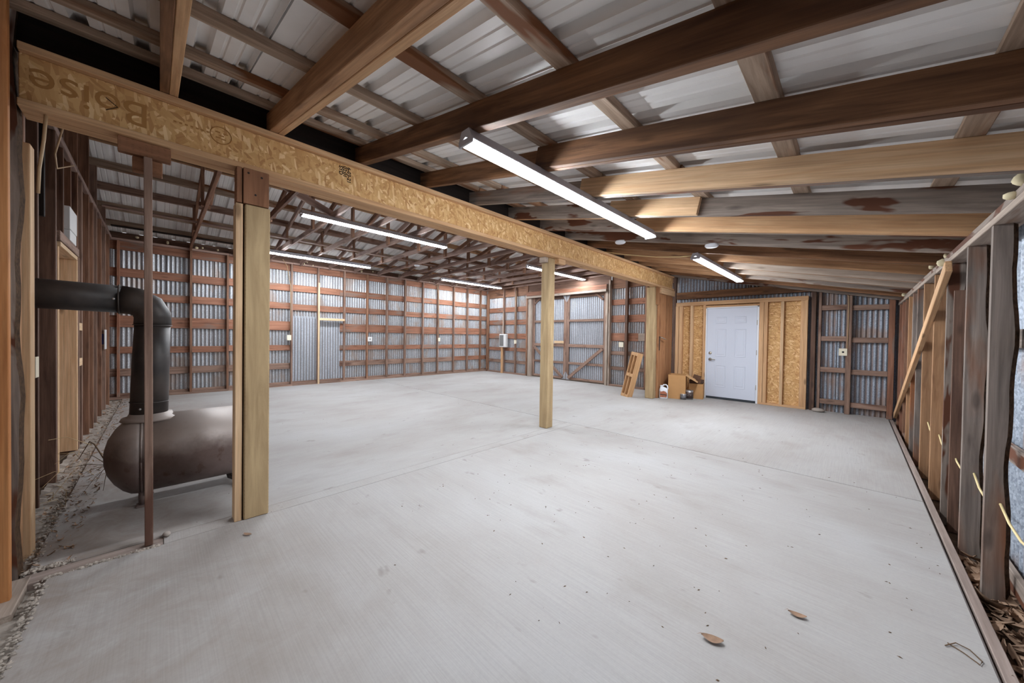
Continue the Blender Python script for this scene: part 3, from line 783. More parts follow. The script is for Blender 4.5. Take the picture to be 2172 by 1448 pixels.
for s, xe in ((-1, XL), (1, XE)):
    for k in range(6):
        x = xe - s*(0.37+0.605*k)
        for a, b in ((-0.80, 3.2), (3.21, 8.8)):
            board('purlin', (x, a, zm(x)+0.06), (x, b, zm(x)+0.06), 0.12, 0.038, (0.25*s, 0, 1), random.choice(['purlin_old', 'purlin', 'orangeold', 'purlin']) if k != 2 else 'stud', cm)
    d = Vector((-s, 0, 0.25)).normalized()
    L = (abs(XM-xe)+0.18)*math.sqrt(1+0.0625)
    rm = roof_sheet_mesh(L, 0.9144, M_['roof'])
    for k in range(11):
        y0 = -0.95+0.9144*k
        q = Vector((xe+s*0.18, y0, 3.10-0.25*0.18+0.122))
        u = d.cross(Vector((0, 1, 0)));
        if u.z < 0:
            m = Matrix((d, Vector((0, -1, 0)), -u)).transposed().to_4x4(); q.y += 0.9144
        else: m = Matrix((d, Vector((0, 1, 0)), u)).transposed().to_4x4()
        m.translation = q
        obj('roof_sheet', rm, cm, m)
board('ridge_board', (XM, -0.75, zm(XM)+0.0), (XM, 8.8, zm(XM)+0.0), 0.10, 0.04, (0, 0, 1), 'dark', cm)
# lateral and diagonal bracing on the trusses
board('lateral_brace', (-9.35, -0.6, 3.16), (-9.25, 3.4, 3.16), 0.089, 0.02, (1, 0, 0), 'black', cm)
board('lateral_brace', (-9.30, 3.4, 3.18), (-9.30, 8.6, 3.18), 0.089, 0.02, (1, 0, 0), 'dark', cm)
board('lateral_brace', (-7.95, -0.6, 3.155), (-7.95, 8.6, 3.155), 0.089, 0.02, (1, 0, 0), 'truss', cm)
board('diagonal_brace', (-4.55, 0.35, 3.17), (-6.1, 2.2, 3.17), 0.10, 0.03, (0, 0, 1), 'truss', cm)
# dark old wall head above the new beam
cuboid('wall_head', (-3.17, -0.75, 2.76), (-3.13, 8.8, 3.16), 'black', cm)
cuboid('top_plate', (-3.24, -0.62, 3.01), (-3.10, 8.7, 3.05), 'dark', cm)

# ------------------------------------------------------------ the big I-joist beam and its posts
bmr = root('support_beam', (-3.1, 4, 2.43), 'long new I-joist beam with flake-board web, spanning the room on three posts', 'beam', kind='thing')
by0, by1 = -0.505, 8.40
for xo in (0.0, -0.092):
    cuboid('top_flange', (-3.11+xo, by0, 2.715), (-3.02+xo, by1, 2.753), 'newo', bmr)
    cuboid('bottom_flange', (-3.11+xo, by0, 2.432), (-3.02+xo, by1, 2.470), 'newo', bmr)
    cuboid('web', (-3.07+xo, by0, 2.471), (-3.058+xo, by1, 2.714), 'osb', bmr)
bx = -3.0572
text('stamp_lettering', 'Boise', 0.20, 'inkb', (bx, -0.04, 2.655), (0, -1, 0), (0, 0, -1), bmr)
text('stamp_lettering', 'BCI Joist', 0.085, 'inkb', (bx, 5.95, 2.63), (0, -1, 0), (0, 0, -1), bmr)
for s_, y_ in (('6-03-21', 1.105), ('02:01', 1.072), ('SYD', 1.040)):
    text('date_stamp', s_, 0.041, 'ink', (bx, y_, 2.70 if s_ != 'SYD' else 2.695), (0, 0, -1), (0, 1, 0), bmr)
# oval grade stamp and its dashes
pts = [(bx, 0.29+0.055*math.cos(t*math.pi/10), 2.62+0.055*math.sin(t*math.pi/10)) for t in range(21)]
tube('grade_stamp', pts, 0.003, 'inkb', bmr, 5)
for k in range(7):
    cuboid('grade_stamp', (bx-0.001, 0.06+0.026*k, 2.613), (bx+0.0006, 0.074+0.026*k, 2.622), 'inkb', bmr, ch=0.0001)
for k, (dy, dz) in enumerate(((0, 0), (-0.02, 0.02), (0.02, 0.018), (0.01, -0.02), (-0.018, -0.016))):
    cuboid('grade_stamp', (bx-0.001, 0.28+dy, 2.615+dz), (bx+0.0006, 0.305+dy, 2.623+dz), 'inkb', bmr, ch=0.0001)
board('pencil_mark', (bx, -0.215, 2.555), (bx, -0.17, 2.59), 0.004, 0.001, (0, 0, 1), 'ink', bmr, ch=0.0001)
board('pencil_mark', (bx, -0.215, 2.625), (bx, -0.17, 2.59), 0.004, 0.001, (0, 0, 1), 'ink', bmr, ch=0.0001)

p1 = root('support_post', (-3.06, 0.47, 0), 'greenish treated post with pale board alongside, in front of the rusty stove', 'post')
cuboid('post_body', (-3.135, 0.412, 0), (-2.993, 0.556, 2.185), 'treated', p1, ch=0.006)
cuboid('side_board', (-3.11, 0.362, 0), (-3.005, 0.402, 2.185), 'new', p1)['label'] = 'pale pine board'
cuboid('side_block', (-3.10, 0.366, 2.19), (-3.0, 0.396, 2.43), 'treatedb', p1)
cb = cuboid('cap_block', (-3.03, 0.402, 2.19), (-2.993, 0.548, 2.432), 'treatedb', p1); cb['label'] = 'dark brown treated cap block'
cuboid('cap_block', (-3.135, 0.402, 2.186), (-3.032, 0.548, 2.431), 'treatedb', p1)
for y_, z_ in ((0.43, 2.40), (0.505, 2.39), (0.47, 2.26)):
    lathe('screw_head', [(0.007, 0), (0.005, 0.003), (0, 0.003)], 'blackm', cb, tr(-2.993, y_, z_) @ Matrix.Rotation(math.pi/2, 4, 'Y'), 8)
p2 = root('support_post', (-3.17, 3.94, 0), 'tan square post standing alone in the middle of the floor', 'post')
cuboid('post_body', (-3.245, 3.87, 0), (-3.105, 4.012, 2.431), 'treated', p2, ch=0.008)
cuboid('cap_block', (-3.105, 4.0, 2.36), (-3.03, 4.16, 2.431), 'newo', p2)
cuboid('cap_block', (-3.22, 3.79, 2.36), (-3.12, 3.869, 2.431), 'greyp', p2)
p3 = root('support_post', (-3.19, 7.6, 0), 'tan square post by the back wall with a pallet leaning on it', 'post')
cuboid('post_body', (-3.285, 7.52, 0), (-3.115, 7.68, 2.431), 'treated', p3, ch=0.008)
cuboid('side_block', (-3.113, 7.60, 2.05), (-3.07, 7.70, 2.43), 'panel', p3)
cuboid('cap_block', (-3.115, 7.705, 2.30), (-3.03, 8.48, 2.43), 'new', p3)['label'] = 'pale spacer block under the beam'

tp = root('prop_post', (-3.05, -0.05, 0), 'thin brown prop post with wide header block near the beam end', 'post')
board('post_body', (-3.05, -0.043, 0.0), (-3.05, -0.049, 2.34), 0.036, 0.05, (0, 1, 0), 'stud', tp)
cuboid('header_block', (-3.09, -0.171, 2.345), (-3.045, 0.05, 2.431), 'treatedb', tp)
cuboid('lower_block', (-3.13, -0.115, 2.26), (-3.078, 0.013, 2.343), 'treatedb', tp)

wp = root('timber_partition', (-3.1, 8.1, 0), 'tall brown boarded partition between the pallet post and the end wall', 'partition', kind='thing')
cuboid('panel_board', (-3.12, 7.69, 0.0), (-3.08, 8.10, 2.295), 'panel', wp)
cuboid('panel_board', (-3.12, 8.103, 0.0), (-3.082, 8.50, 2.295), 'panel', wp)
lt = cuboid('latch_plate', (-3.079, 7.735, 1.05), (-3.072, 7.765, 1.36), 'blackm', wp)
tube('latch_handle', [(-3.07, 7.75, 1.34), (-3.03, 7.76, 1.335), (-3.0, 7.82, 1.31), (-2.99, 7.90, 1.29)], 0.012, 'metal', wp)

# ------------------------------------------------------------ shop lights
def shop_light(name, loc, label, tilt=0.0):
    t = root(name, loc, label, 'light', 'long strip lights under the roof')
    L = 2.44; w = 0.13
    prof = [(-0.040, 0.045), (-0.032, 0.062), (0.032, 0.062), (0.040, 0.045), (0.058, 0.003), (0.054, -0.001), (0.0, 0.020), (-0.054, -0.001), (-0.058, 0.003)]
    vs, F = [], []; n = len(prof)
    for y in (-L/2, L/2):
        for x, z in prof: vs.append((x, y, z))
    for i in range(n): F.append([i, (i+1) % n, n+(i+1) % n, n+i])
    F += [list(range(n)), list(range(n, 2*n))[::-1]]
    base = tr(*loc)
    obj('housing', mesh('housing', vs, F, M_['lampwhite']), t, base)
    for x in (-0.027, 0.027):
        vs, F = [], []; sd = 10
        for y in (-L/2+0.02, L/2-0.02):
            for k in range(sd):
                a = 2*math.pi*k/sd; vs.append((x+0.015*math.cos(a), y, -0.006+0.015*math.sin(a)))
        for k in range(sd): F.append([k, (k+1) % sd, sd+(k+1) % sd, sd+k])
        obj('tube', mesh('tube', vs, F, M_['emit'], True), t, base)
    for s in (-1, 1):
        cuboid('end_cap', (loc[0]-0.058, loc[1]+s*(L/2-0.006)-0.008, loc[2]-0.022), (loc[0]+0.058, loc[1]+s*(L/2-0.006)+0.008, loc[2]+0.012), 'lampwhite', t)
    return t
zz = zl(-1.55)-0.065
L1 = shop_light('shop_light', (-1.55, 2.40, zz), 'nearest strip light, long and bright, under the low rafters')
def copy_tree(t, loc, label):
    m0 = WM[t.name]; d = tr(*loc) @ m0.inverted()
    r = t.copy(); COL.objects.link(r); r.matrix_basis = d @ m0; WM[r.name] = r.matrix_basis.copy(); r['label'] = label
    for c in list(t.children):
        k = c.copy(); COL.objects.link(k); k.parent = r; k.matrix_parent_inverse = WM[r.name].inverted()
        k.matrix_basis = d @ WM[c.name]; WM[k.name] = k.matrix_basis.copy()
    return r
copy_tree(L1, (-1.50, 6.10, zz-0.01), 'strip light under the low rafters in front of the white door')
copy_tree(L1, (-5.60, 2.62, 2.985), 'strip light hung under the trusses just behind the beam, near the treated post')
copy_tree(L1, (-8.72, 2.50, 2.985), 'strip light near the left wall, partly hidden by the treated post')
copy_tree(L1, (-8.82, 7.13, 2.985), 'strip light deep in the far left corner of the room')
copy_tree(L1, (-5.62, 7.40, 2.985), 'strip light crossing behind the lone middle post, before the barn doors')

def lamp_holder(name, loc, label):
    return tag(lathe(name, [(0.0, 0.0), (0.055, 0.0), (0.068, 0.012), (0.068, 0.03), (0.0, 0.03)], 'white', None, tr(loc[0], loc[1], loc[2]-0.03), 24), label, 'smoke alarm', 'round white ceiling discs')
lamp_holder('smoke_alarm', (-2.24, 4.285, zl(-2.24)), 'round white disc on a rafter beyond the nearest strip light')
lamp_holder('smoke_alarm', (-1.15, 4.285, zl(-1.15)), 'small round white disc on the rafter to the right of the nearest strip light')
lamp_holder('smoke_alarm', (-7.8, 4.50, 3.05), 'round white disc under a truss beyond the left wall strip light')

# ------------------------------------------------------------ wood stove
st = root('wood_stove', (-4.02, 0.4, 0), 'rusty brown barrel wood stove made of a tank, with black flue pipe', 'stove')
ax = Vector((0.0, 1.0, 0)).normalized(); SX, SZ = -3.87, 0.372
def tank_m(y):   # local z of the lathe along the tank
    m = Matrix((Vector((1, 0, 0)), Vector((0, 0, 1)), -ax)).transposed().to_4x4()
    z = ax; x = Vector((0, 0, 1)).cross(z).normalized(); yv = z.cross(x)
    m = Matrix((x, yv, z)).transposed().to_4x4(); m.translation = Vector((SX, y, SZ)); return m
Rk = 0.288
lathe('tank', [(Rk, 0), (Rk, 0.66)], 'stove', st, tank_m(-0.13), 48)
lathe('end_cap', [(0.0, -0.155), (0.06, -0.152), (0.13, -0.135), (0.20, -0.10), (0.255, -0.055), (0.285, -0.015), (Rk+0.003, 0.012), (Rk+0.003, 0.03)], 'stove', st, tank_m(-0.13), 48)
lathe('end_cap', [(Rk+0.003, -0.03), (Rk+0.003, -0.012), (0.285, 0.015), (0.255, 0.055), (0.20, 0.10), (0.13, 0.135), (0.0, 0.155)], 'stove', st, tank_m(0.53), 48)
pts = [(SX+(Rk+0.002)*math.cos(t*math.pi/16), -0.09, SZ+(Rk+0.002)*math.sin(t*math.pi/16)) for t in range(33)]
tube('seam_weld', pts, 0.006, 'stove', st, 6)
for (dx, y_) in ((0.10, -0.09), (-0.17, -0.06), (0.12, 0.47), (-0.17, 0.47)):
    lg = tube('leg', [(SX+dx*0.9, y_, 0.14), (SX+dx, y_, 0.0)], 0.019, 'stove', st)
    cuboid('foot', (SX+dx-0.045, y_-0.03, 0.0), (SX+dx+0.045, y_+0.03, 0.012), 'stove', lg)
tube('drain_pipe', [(SX+0.02, 0.42, 0.10), (SX+0.03, 0.43, 0.055), (SX+0.06, 0.46, 0.04), (SX+0.09, 0.54, 0.05)], 0.018, 'pipe', st)
lathe('flue_collar', [(0.165, 0.0), (0.155, 0.02), (0.125, 0.028), (0.118, 0.05)], 'stove', st, tr(SX, -0.045, 0.628), 32)
fp = [(SX, -0.055, 0.64), (SX-0.005, -0.045, 1.05), (SX-0.01, -0.035, 1.375)]
tube('flue_pipe', fp, [0.106, 0.103, 0.099], 'pipe', st, 28)
c0 = Vector(fp[-1])
el = [c0+Vector((0, 0, -0.02)), c0+Vector((0, 0.0, 0.05)), c0+Vector((-0.002, -0.03, 0.115)), c0+Vector((-0.004, -0.09, 0.150)), c0+Vector((-0.006, -0.17, 0.160))]
tube('flue_elbow', el, 0.104, 'pipe', st, 28)
e1 = el[-1]
tube('flue_pipe', [e1+Vector((0, 0.02, 0)), (SX-0.03, -0.765, 1.55)], 0.1, 'pipe', st, 28)
for a, b in (((SX-0.002, -0.053, 0.76), (SX-0.002, -0.0528, 0.766)), ((SX-0.01, -0.036, 1.345), (SX-0.01, -0.0359, 1.352)), (e1, e1+Vector((0, -0.008, 0)))):
    tube('flue_band', [a, b], 0.109, 'pipe', st, 28)
for p_ in ((SX+0.092, -0.10, 0.72), (SX+0.092, -0.07, 1.365), (SX+0.098, -0.23, 1.53)):
    lathe('screw_head', [(0.009, 0), (0.006, 0.004), (0, 0.004)], 'steel', st, tr(*p_) @ Matrix.Rotation(math.pi/2, 4, 'Y'), 10)

# ------------------------------------------------------------ electrics
def outlet(name, loc, face, label, w=0.075, h=0.115, d=0.05, cable=None, mat='plastic', holes=1, group='wall outlets'):
    t = root(name, loc, label, 'outlet', group)
    f = Vector(face); s = Vector((-f.y, f.x, 0)); z = Vector((0, 0, 1)); c = Vector(loc)
    def blk(n, ds, dz, dd, cs, cz, cd, m):
        mm = Matrix((s, z, f)).transposed().to_4x4(); mm.translation = c + s*cs + z*cz + f*cd
        return obj(n, box_mesh(ds, dz, dd, M_[m], 0.004), t, mm)
    blk('box', w*0.86, h*0.86, d, 0, 0, -d/2, 'boxgrey' if mat == 'boxwhite' else mat)
    fp_ = blk('cover_plate', w, h, 0.006, 0, 0, 0.003, mat)
    if holes == 1: lathe('socket', [(0.016, 0), (0.016, 0.004), (0.0, 0.004)], 'blackm', t, Matrix.Translation(c + f*0.006) @ f.to_track_quat('Z', 'Y').to_matrix().to_4x4(), 16)
    if holes == 2:
        for dz in (-0.022, 0.022): blk('socket', 0.03, 0.022, 0.004, 0, dz, 0.007, 'boxwhite')
    if cable: tube('cable', cable, 0.007, 'cablet', t, 6)
    return t
outlet('outlet_box', (XL+0.01, 2.25, 1.20), (1, 0, 0), 'ivory outlet on the left wall beside the patched doorway', 0.09, 0.13, cable=[(XL+0.008, 2.28, 1.25), (XL+0.008, 2.275, 2.5), (XL+0.01, 2.20, 2.95), (XL+0.05, 2.1, 3.1)], holes=0)
outlet('outlet_box', (XL+0.01, 4.26, 1.175), (1, 0, 0), 'white square outlet with black round socket on the left wall', 0.13, 0.13, mat='boxwhite')
outlet('outlet_box', (XL+0.01, 6.60, 1.175), (1, 0, 0), 'small outlet high on a left wall stud under a cable, near the far corner', 0.08, 0.12, cable=[(XL+0.008, 6.585, 1.22), (XL+0.008, 6.575, 2.6), (XL+0.01, 6.5, 2.95), (XL+0.05, 6.45, 3.1)], holes=0)
outlet('outlet_box', (-8.40, YB-0.01, 1.13), (0, -1, 0), 'outlet beside the grey heater box on the back wall', 0.08, 0.13, cable=[(-8.39, YB-0.008, 1.18), (-8.385, YB-0.008, 2.5), (-8.36, YB-0.01, 2.9)], holes=0)
outlet('outlet_box', (-4.46, YB+0.01, 1.135), (0, -1, 0), 'double-width ivory switch plate to the right of the barn doors', 0.13, 0.13, holes=2)
outlet('outlet_box', (-0.155, YB-0.012, 1.115), (0, -1, 0), 'ivory outlet with cable in the steel bay right of the white door', 0.11, 0.13, cable=[(-0.10, YB-0.014, 1.17), (-0.095, YB-0.016, 1.9), (-0.10, YB-0.02, 2.12), (-0.2, YB-0.03, 2.22), (-0.30, YB-0.03, 2.27)])
outlet('outlet_box', (XR-0.002, 7.04, 0.78), (-1, 0, 0), 'slim outlet seen edge-on on the right wall beside the brace', 0.08, 0.14, holes=0)
hb = root('meter_box', (-8.93, YB-0.02, 1.16), 'white wall heater box with grey front on the back wall', 'electrical box')
cuboid('case', (-9.09, YB-0.12, 0.93), (-8.76, YB+0.0, 1.40), 'boxwhite', hb, ch=0.012)
cuboid('front_panel', (-9.05, YB-0.135, 0.98), (-8.86, YB-0.121, 1.36), 'boxgrey', hb)
cuboid('conduit', (-8.98, YB-0.05, 1.401), (-8.95, YB-0.03, 2.2), 'greyp', hb)
board('support_stick', (-9.0, YB-0.05, 0.0), (-9.0, YB-0.05, 0.925), 0.09, 0.04, (1, 0, 0), 'newo', hb)
eb = root('breaker_box', (-5.75, YF, 2.3), 'white breaker box above the new doorway in the left corner wall', 'electrical box')
cuboid('case', (-5.93, YF-0.10, 2.30), (-5.52, YF+0.012, 2.52), 'boxwhite', eb)
cuboid('lower_case', (-5.93, YF-0.09, 2.195), (-5.56, YF+0.008, 2.297), 'boxwhite', eb)
ob = root('switch_box', (-4.25, YF, 1.04), 'blue switch box with ivory plate on a stud left of the new doorway', 'outlet')
cuboid('box', (-4.255, YF-0.06, 0.96), (-4.20, YF+0.0, 1.10), 'blue', ob)
cuboid('cover_plate', (-4.26, YF+0.001, 0.955), (-4.17, YF+0.010, 1.105), 'plastic', ob)
ob2 = root('switch_box', (-8.75, YF, 1.15), 'tall white switch plate at the far end of the dark stud wall', 'outlet')
cuboid('box', (-8.86, YF-0.06, 1.08), (-8.70, YF, 1.25), 'blue', ob2)
cuboid('cover_plate', (-8.87, YF+0.001, 1.0), (-8.66, YF+0.014, 1.32), 'boxwhite', ob2)
# loose cables
yc = []
sy = [8.0, 7.12, 6.19, 5.66, 4.97, 4.35, 3.66, 3.11, 2.42, 1.82]
for a, b in zip(sy[:-1], sy[1:]):
    for k in range(4):
        t = k/4; yc.append((XR+0.05, a+(b-a)*t, 0.47-0.28*t*(1-t)*1.0))
tag(tube('cable', yc, 0.0055, 'cable', None, 7), 'cream cable threaded through the studs of the right wall', 'cable')
tag(tube('cable', [(-3.0, 5.2, 2.74), (-2.6, 5.15, 2.62), (-2.1, 5.1, 2.50), (-1.75, 5.05, 2.44), (-1.58, 5.0, 2.42)], 0.006, 'cable', None, 6), 'cream cable sagging from the beam to the strip light before the door', 'cable')
tag(tube('cable', [(-3.06, -0.42, 2.45), (-3.07, -0.43, 2.3), (-3.075, -0.445, 2.15), (-3.08, -0.45, 2.02)], 0.007, 'cablet', None, 6), 'tan cable hanging from the beam end beside the log post', 'cable')
tag(tube('cable', [(-3.35, -0.30, 2.75), (-3.5, -0.40, 2.65), (-3.9, -0.5, 2.5), (-4.6, -0.58, 2.6), (-5.6, -0.6, 2.95)], 0.005, 'cablet', None, 6), 'thin tan wire drooping behind the beam across the dark studs', 'cable')

# ------------------------------------------------------------ things by the back post
pl = root('pallet', (-3.65, 7.45, 0), 'narrow pine pallet tilted on end against the square post', 'pallet')
o = Vector((-3.80, 7.42, 0.0)); tx = Vector((0.86, -0.51, 0)); dv = Vector((0.51, 0.86, 0))
uu = Vector((0.20, 0.10, 1.0)).normalized(); Lp = 1.03
dv = (dv - uu*dv.dot(uu)).normalized(); tx = (tx-uu*tx.dot(uu)-dv*tx.dot(dv)).normalized()
o = o + Vector((0, 0, 0.005))
for a in (0.0, 0.115, 0.235):
    p = o + tx*a + dv*0.065
    board('deck_board', p, p+uu*Lp, 0.13, 0.022, dv, 'pallet', pl)
for a0 in (0.058, 0.175):
    for h in (0.035, Lp/2, Lp-0.035):
        p = o + tx*a0 + uu*h
        board('spacer_block', p+dv*0.005, p+dv*0.125, 0.07, 0.094, uu, 'pallet', pl)

def carton(name, x, y, w, d, h, rz, label, flaps, mat='card'):
    t = root(name, (x, y, 0), label, 'box', rz=rz)
    B = tr(x, y, 0) @ Matrix.Rotation(rz, 4, 'Z')
    th = 0.006
    def pc(n, c, s, m=mat, rot=None, par=None):
        mm = B @ Matrix.Translation(Vector(c))
        if rot is not None: mm = mm @ rot
        return obj(n, box_mesh(s[0], s[1], s[2], M_[m], 0.001), par or t, mm)
    pc('side_panel', (0, -d/2, h/2), (w, th, h)); pc('side_panel', (0, d/2, h/2), (w, th, h))
    pc('side_panel', (-w/2, 0, h/2), (th, d-th, h)); pc('side_panel', (w/2, 0, h/2), (th, d-th, h))
    pc('bottom_panel', (0, 0, 0.004), (w-th, d-th, th))
    for (side, ang, ln) in flaps:
        if side in 'lr':
            s = -1 if side == 'l' else 1
            R = Matrix.Rotation(s*ang, 4, 'Y')
            pc('flap', Vector((s*w/2, 0, h)) + (R.to_3x3() @ Vector((s*ln/2, 0, 0))), (ln, d-0.01, th*0.8), 'cardin', R)
        else:
            s = -1 if side == 'f' else 1
            R = Matrix.Rotation(-s*ang, 4, 'X')
            pc('flap', Vector((0, s*d/2, h)) + (R.to_3x3() @ Vector((0, s*ln/2, 0))), (w-0.01, ln, th*0.8), 'cardin', R)
    return t
carton('cardboard_box', -2.81, 8.14, 0.34, 0.42, 0.52, 0.25, 'tall open cardboard box with a bent flap beside the brown panel', [('r', 0.55, 0.27)])
carton('cardboard_box', -2.50, 8.42, 0.27, 0.27, 0.33, 0.2, 'smaller cardboard box by the flake-board wall holding dark cartons', [])
tag(cuboid('small_carton', (-2.62, 8.30, 0.335), (-2.38, 8.52, 0.41), 'carddark'), 'flat dark brown carton resting on the smaller cardboard box', 'box')
dk = board('small_carton', (-2.52, 8.44, 0.412), (-2.50, 8.48, 0.50), 0.15, 0.04, (1, 0.2, 0), 'carddark'); tag(dk, 'dark brown carton standing up at the back atop the flat one', 'box')

def jug():
    x, y = -2.985, 7.80
    t = root('plastic_jug', (x, y, 0), 'white plastic jug with red-brown label on the floor by the tall box', 'jug', rz=-0.55)
    B = tr(x, y, 0) @ Matrix.Rotation(0.35, 4, 'Z')
    bm = bmesh.new()
    prof = [(0.082, 0.052, 0.0, 0), (0.088, 0.058, 0.012, 0), (0.088, 0.058, 0.185, 0), (0.080, 0.054, 0.215, 0), (0.050, 0.042, 0.242, -0.022), (0.026, 0.026, 0.258, -0.045), (0.024, 0.024, 0.272, -0.045)]
    rings = []
    for (a, b, z, ox) in prof:
        rr = []
        for k in range(20):
            th = 2*math.pi*k/20; ca, sa = math.cos(th), math.sin(th)
            e = 0.5
            rr.append(bm.verts.new((ox+a*math.copysign(abs(ca)**e, ca), b*math.copysign(abs(sa)**e, sa), z)))
        rings.append(rr)
    for p, q in zip(rings[:-1], rings[1:]):
        for k in range(20): bm.faces.new((p[k], p[(k+1) % 20], q[(k+1) % 20], q[k]))
    bm.faces.new(rings[0][::-1]); bm.faces.new(rings[-1])
    me = bpy.data.meshes.new('body'); bm.to_mesh(me); bm.free(); me.materials.append(M_['white'])
    for p in me.polygons: p.use_smooth = True
    obj('body', me, t, B)
    lathe('cap', [(0.030, 0), (0.030, 0.022), (0.0, 0.024)], 'white', t, B @ tr(-0.045, 0, 0.262), 18)
    h = tube('handle', [B @ Vector(v) for v in ((-0.02, 0, 0.262), (0.0, 0, 0.296), (0.045, 0, 0.302), (0.075, 0, 0.28), (0.083, 0, 0.235), (0.083, 0, 0.20))], 0.014, 'white', t, 10)
    vs = []
    out = [(-0.07, 0.03), (0.06, 0.03), (0.072, 0.06), (0.072, 0.12), (0.04, 0.155), (0.0, 0.168), (-0.05, 0.15), (-0.07, 0.17)]
    for yy in (-0.0595, -0.0585): vs += [(a, yy, b) for a, b in out]
    n = len(out); F = [list(range(n)), list(range(n, 2*n))[::-1]] + [[k, k+n, (k+1) % n+n, (k+1) % n] for k in range(n)]
    obj('label', mesh('label', vs, F, M_['red']), t, B)
    vs2 = [(-0.068, -0.0602, 0.082), (0.07, -0.0602, 0.072), (0.07, -0.0602, 0.094), (-0.068, -0.0602, 0.10)]
    obj('label_band', mesh('label_band', vs2, [[0, 1, 2, 3]], M_['labeldark']), t, B)
jug()
def can(x, y, r, h, label, m):
    t = root('paint_can', (x, y, 0), label, 'paint can', 'paint cans by the cardboard boxes')
    lathe('body', [(r, 0), (r, h)], 'steel', t, tr(x, y, 0), 28)
    lathe('wrap_label', [(r+0.001, h*0.12), (r+0.001, h*0.86)], m, t, tr(x, y, 0), 28)
    lathe('lid', [(r+0.003, h-0.008), (r+0.003, h+0.002), (r*0.88, h+0.003), (r*0.84, h-0.003), (0, h-0.003)], 'steel', t, tr(x, y, 0), 28)
    tube('bail', [(x-r, y, h*0.75), (x-r*0.7, y-r*0.75, h*0.55), (x, y-r-0.006, h*0.45), (x+r*0.7, y-r*0.75, h*0.55), (x+r, y, h*0.75)], 0.0022, 'steel', t, 5)
can(-2.625, 7.955, 0.058, 0.125, 'small paint can with grey label in front of the bigger can', 'labelgrey')
can(-2.555, 8.10, 0.082, 0.195, 'bigger paint can with dark label before the smaller cardboard box', 'labeldark')

# ------------------------------------------------------------ small natural things
def leaf(name, x, y, L, w, rz, label, curl=0.35):
    vs, F = [], []; n = 8
    for i in range(n+1):
        t = i/n; ww = w*math.sin(math.pi*min(1, t*0.96+0.02))**0.8
        for j in (-1, 0, 1):
            vs.append((L*(t-0.5), j*ww/2, 0.004+curl*L*(t-0.5)**2*1.1+(0.10*w if j else 0)))
    for i in range(n):
        for j in range(2): a = i*3+j; F.append([a, a+1, a+4, a+3])
    b = len(vs); vs += [(-L*0.5, -0.002, 0.02), (-L*0.5, 0.002, 0.02), (-L*0.72, 0.0, 0.006)]; F.append([b, b+1, b+2])
    return tag(obj(name, mesh(name, vs, F, M_['leaf'], True), None, tr(x, y, 0.001) @ Matrix.Rotation(rz, 4, 'Z')), label, 'leaf')
leaf('dry_leaf', -0.415, 1.68, 0.085, 0.045, 0.35, 'larger dry brown leaf lying alone on the near slab')
leaf('dry_leaf', -0.17, 2.12, 0.07, 0.035, 0.2, 'smaller dry leaf on the slab beyond the larger one')
leaf('dry_leaf', -2.76, 0.40, 0.06, 0.025, 0.6, 'reddish leaf on the slab at the foot of the treated post', 0.2)
def stone(x, y, r, label, mat='stone', s=(1.3, 1, 0.5), seed=1):
    rr = random.Random(seed); bm = bmesh.new(); bmesh.ops.create_icosphere(bm, subdivisions=2, radius=r)
    for v in bm.verts: v.co = Vector((v.co.x*s[0], v.co.y*s[1], v.co.z*s[2]))*rr.uniform(0.88, 1.1)
    me = bpy.data.meshes.new('stone'); bm.to_mesh(me); bm.free(); me.materials.append(M_[mat])
    for p in me.polygons: p.use_smooth = True
    return tag(obj('stone', me, None, tr(x, y, r*s[2]*0.85)), label, 'stone')
stone(-0.47, 8.56, 0.075, 'rounded grey stone at the right foot of the flake-board wall')
stone(-3.10, 0.035, 0.02, 'small pebble on the slab beside the thin prop post', s=(1.4, 1, 0.7), seed=4)
tag(tube('bent_twig', [(0.30, 2.37, 0.004), (0.335, 2.42, 0.007), (0.37, 2.41, 0.006), (0.395, 2.36, 0.004), (0.385, 2.33, 0.004), (0.35, 2.37, 0.004), (0.31, 2.40, 0.004)], 0.0022, 'twig', None, 5), 'thin looped twig on the slab close to the form board', 'twig')
# dry weed beside the stove
rw = random.Random(3)
dw_ = root('dry_weed', (-4.6, -0.42, 0), 'dead branching weed lying between the stud wall and the stove', 'weed')
trunk = [(-5.35, -0.55, 0.05), (-5.0, -0.45, 0.28), (-4.75, -0.40, 0.30), (-4.45, -0.30, 0.17)]
tube('stem', trunk, [0.003, 0.004, 0.005, 0.006], 'twig', dw_, 6)
tube('stem', [(-3.9, -0.53, 0.55), (-4.3, -0.50, 0.48), (-4.75, -0.42, 0.30)], [0.002, 0.002, 0.003], 'straw', dw_, 5)
c = Vector(trunk[-1])
for k in range(14):
    d = Vector((rw.uniform(-0.2, 0.5), rw.uniform(-0.25, 0.35), rw.uniform(-0.35, 0.1))); L = rw.uniform(0.12, 0.32)
    e = c + d.normalized()*L; e.z = max(0.008, e.z); mid = (c+e)/2 + Vector((0, 0, 0.02))
    tube('twig', [c, mid, e], [0.003, 0.002, 0.0012], 'twig', dw_, 4)
for k in range(10):
    a = Vector((-3.75+rw.uniform(-0.5, 0.2), -0.56+rw.uniform(0, 0.1), rw.uniform(0.05, 0.55)))
    b = a+Vector((rw.uniform(-0.4, -0.1), rw.uniform(-0.02, 0.12), rw.uniform(-0.2, 0.15))); b.z = max(0.01, b.z)
    tube('straw', [a, (a+b)/2+Vector((0, 0.02, 0.03)), b], 0.0014, 'straw', dw_, 4)
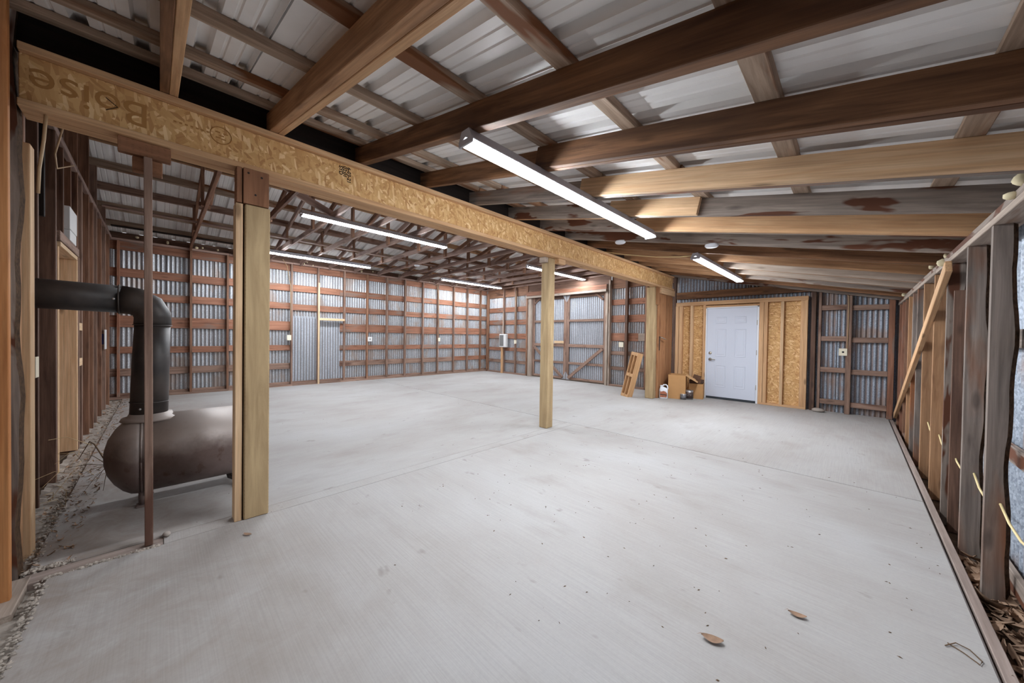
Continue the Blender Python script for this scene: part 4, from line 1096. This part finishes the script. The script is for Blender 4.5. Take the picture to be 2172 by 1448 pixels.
def debris(name, n, region, s0, s1, mat, z0, z1, label=None, cat=None, parent=None):
    vs, F = [], []
    for i in range(n):
        x, y = random.uniform(region[0], region[2]), random.uniform(region[1], region[3])
        L = random.uniform(s0, s1); w = L*random.uniform(0.15, 0.5); b = len(vs)
        R = Euler((random.uniform(-0.5, 0.5), random.uniform(-0.6, 0.6), random.uniform(0, 6.28))).to_matrix()
        p = Vector((x, y, random.uniform(z0, z1))); cv = random.uniform(0.1, 0.5)*w
        for t in range(5):
            tt = t/4; ww = w*math.sin(math.pi*(0.08+0.86*tt))
            for j in (-1, 0, 1): vs.append(p + R @ Vector((L*(tt-0.5), j*ww/2, cv*(abs(j))+0.8*cv*(2*tt-1)**2)))
        for t in range(4):
            for j in range(2): a = b+t*3+j; F.append([a, a+1, a+4, a+3])
    o_ = obj(name, mesh(name, vs, F, M_[mat], True), parent, None, 'stuff')
    if label: o_['label'] = label
    if cat: o_['category'] = cat
    return o_
debris('leaf_litter', 420, (0.49, 1.9, 0.66, 3.6), 0.03, 0.12, 'litter', -0.13, -0.04, 'drift of curled dry leaves in the gap along the right wall', 'leaves')
debris('straw_litter', 420, (-5.2, -0.62, -3.15, -0.34), 0.006, 0.035, 'litter', 0.001, 0.012, 'scattered straw and dirt bits along the stud wall', 'straw')
debris('straw_litter', 260, (-9.8, -0.62, -5.2, -0.40), 0.008, 0.05, 'litter', 0.001, 0.02, 'dusty straw bits heaped at the foot of the far stud wall', 'straw')
# foam blobs at the eaves
def foam(pts, r0, r1, label):
    bm = bmesh.new()
    for p in pts:
        k = bmesh.ops.create_icosphere(bm, subdivisions=2, radius=random.uniform(r0, r1)); sc = [random.uniform(0.6, 1.4) for _ in range(3)]
        for v in k['verts']: v.co = Vector((v.co.x*sc[0], v.co.y*sc[1], v.co.z*sc[2]))*random.uniform(0.9, 1.1)+Vector(p)
    me = bpy.data.meshes.new('foam_blobs'); bm.to_mesh(me); bm.free(); me.materials.append(M_['foam'])
    for p in me.polygons: p.use_smooth = True
    o_ = obj('foam_blobs', me, None, None, 'stuff'); o_['label'] = label; o_['category'] = 'foam'
foam([(XR+0.0, y+random.uniform(-0.08, 0.08), 2.01+random.uniform(-0.01, 0.03)) for y in (1.9, 2.5, 2.72, 3.1, 3.7, 4.5, 5.15, 5.3, 6.2, 6.8, 7.4, 7.9)] + [(XR-0.012, 2.74, 1.98), (XR-0.012, 4.52, 1.96)], 0.012, 0.028, 'dabs of yellow expanding foam along the right wall plate')
foam([(XL+0.01, y+random.uniform(-0.15, 0.15), 3.07+random.uniform(-0.02, 0.06)) for y in (-0.2, 0.1, 0.5, 0.75, 1.0, 1.3, 1.7, 2.6, 2.65, 2.7, 3.2, 3.6, 4.1, 4.4, 5.2, 5.3, 6.3, 6.35, 7.2)], 0.012, 0.032, 'dabs of yellow expanding foam along the left wall plate')
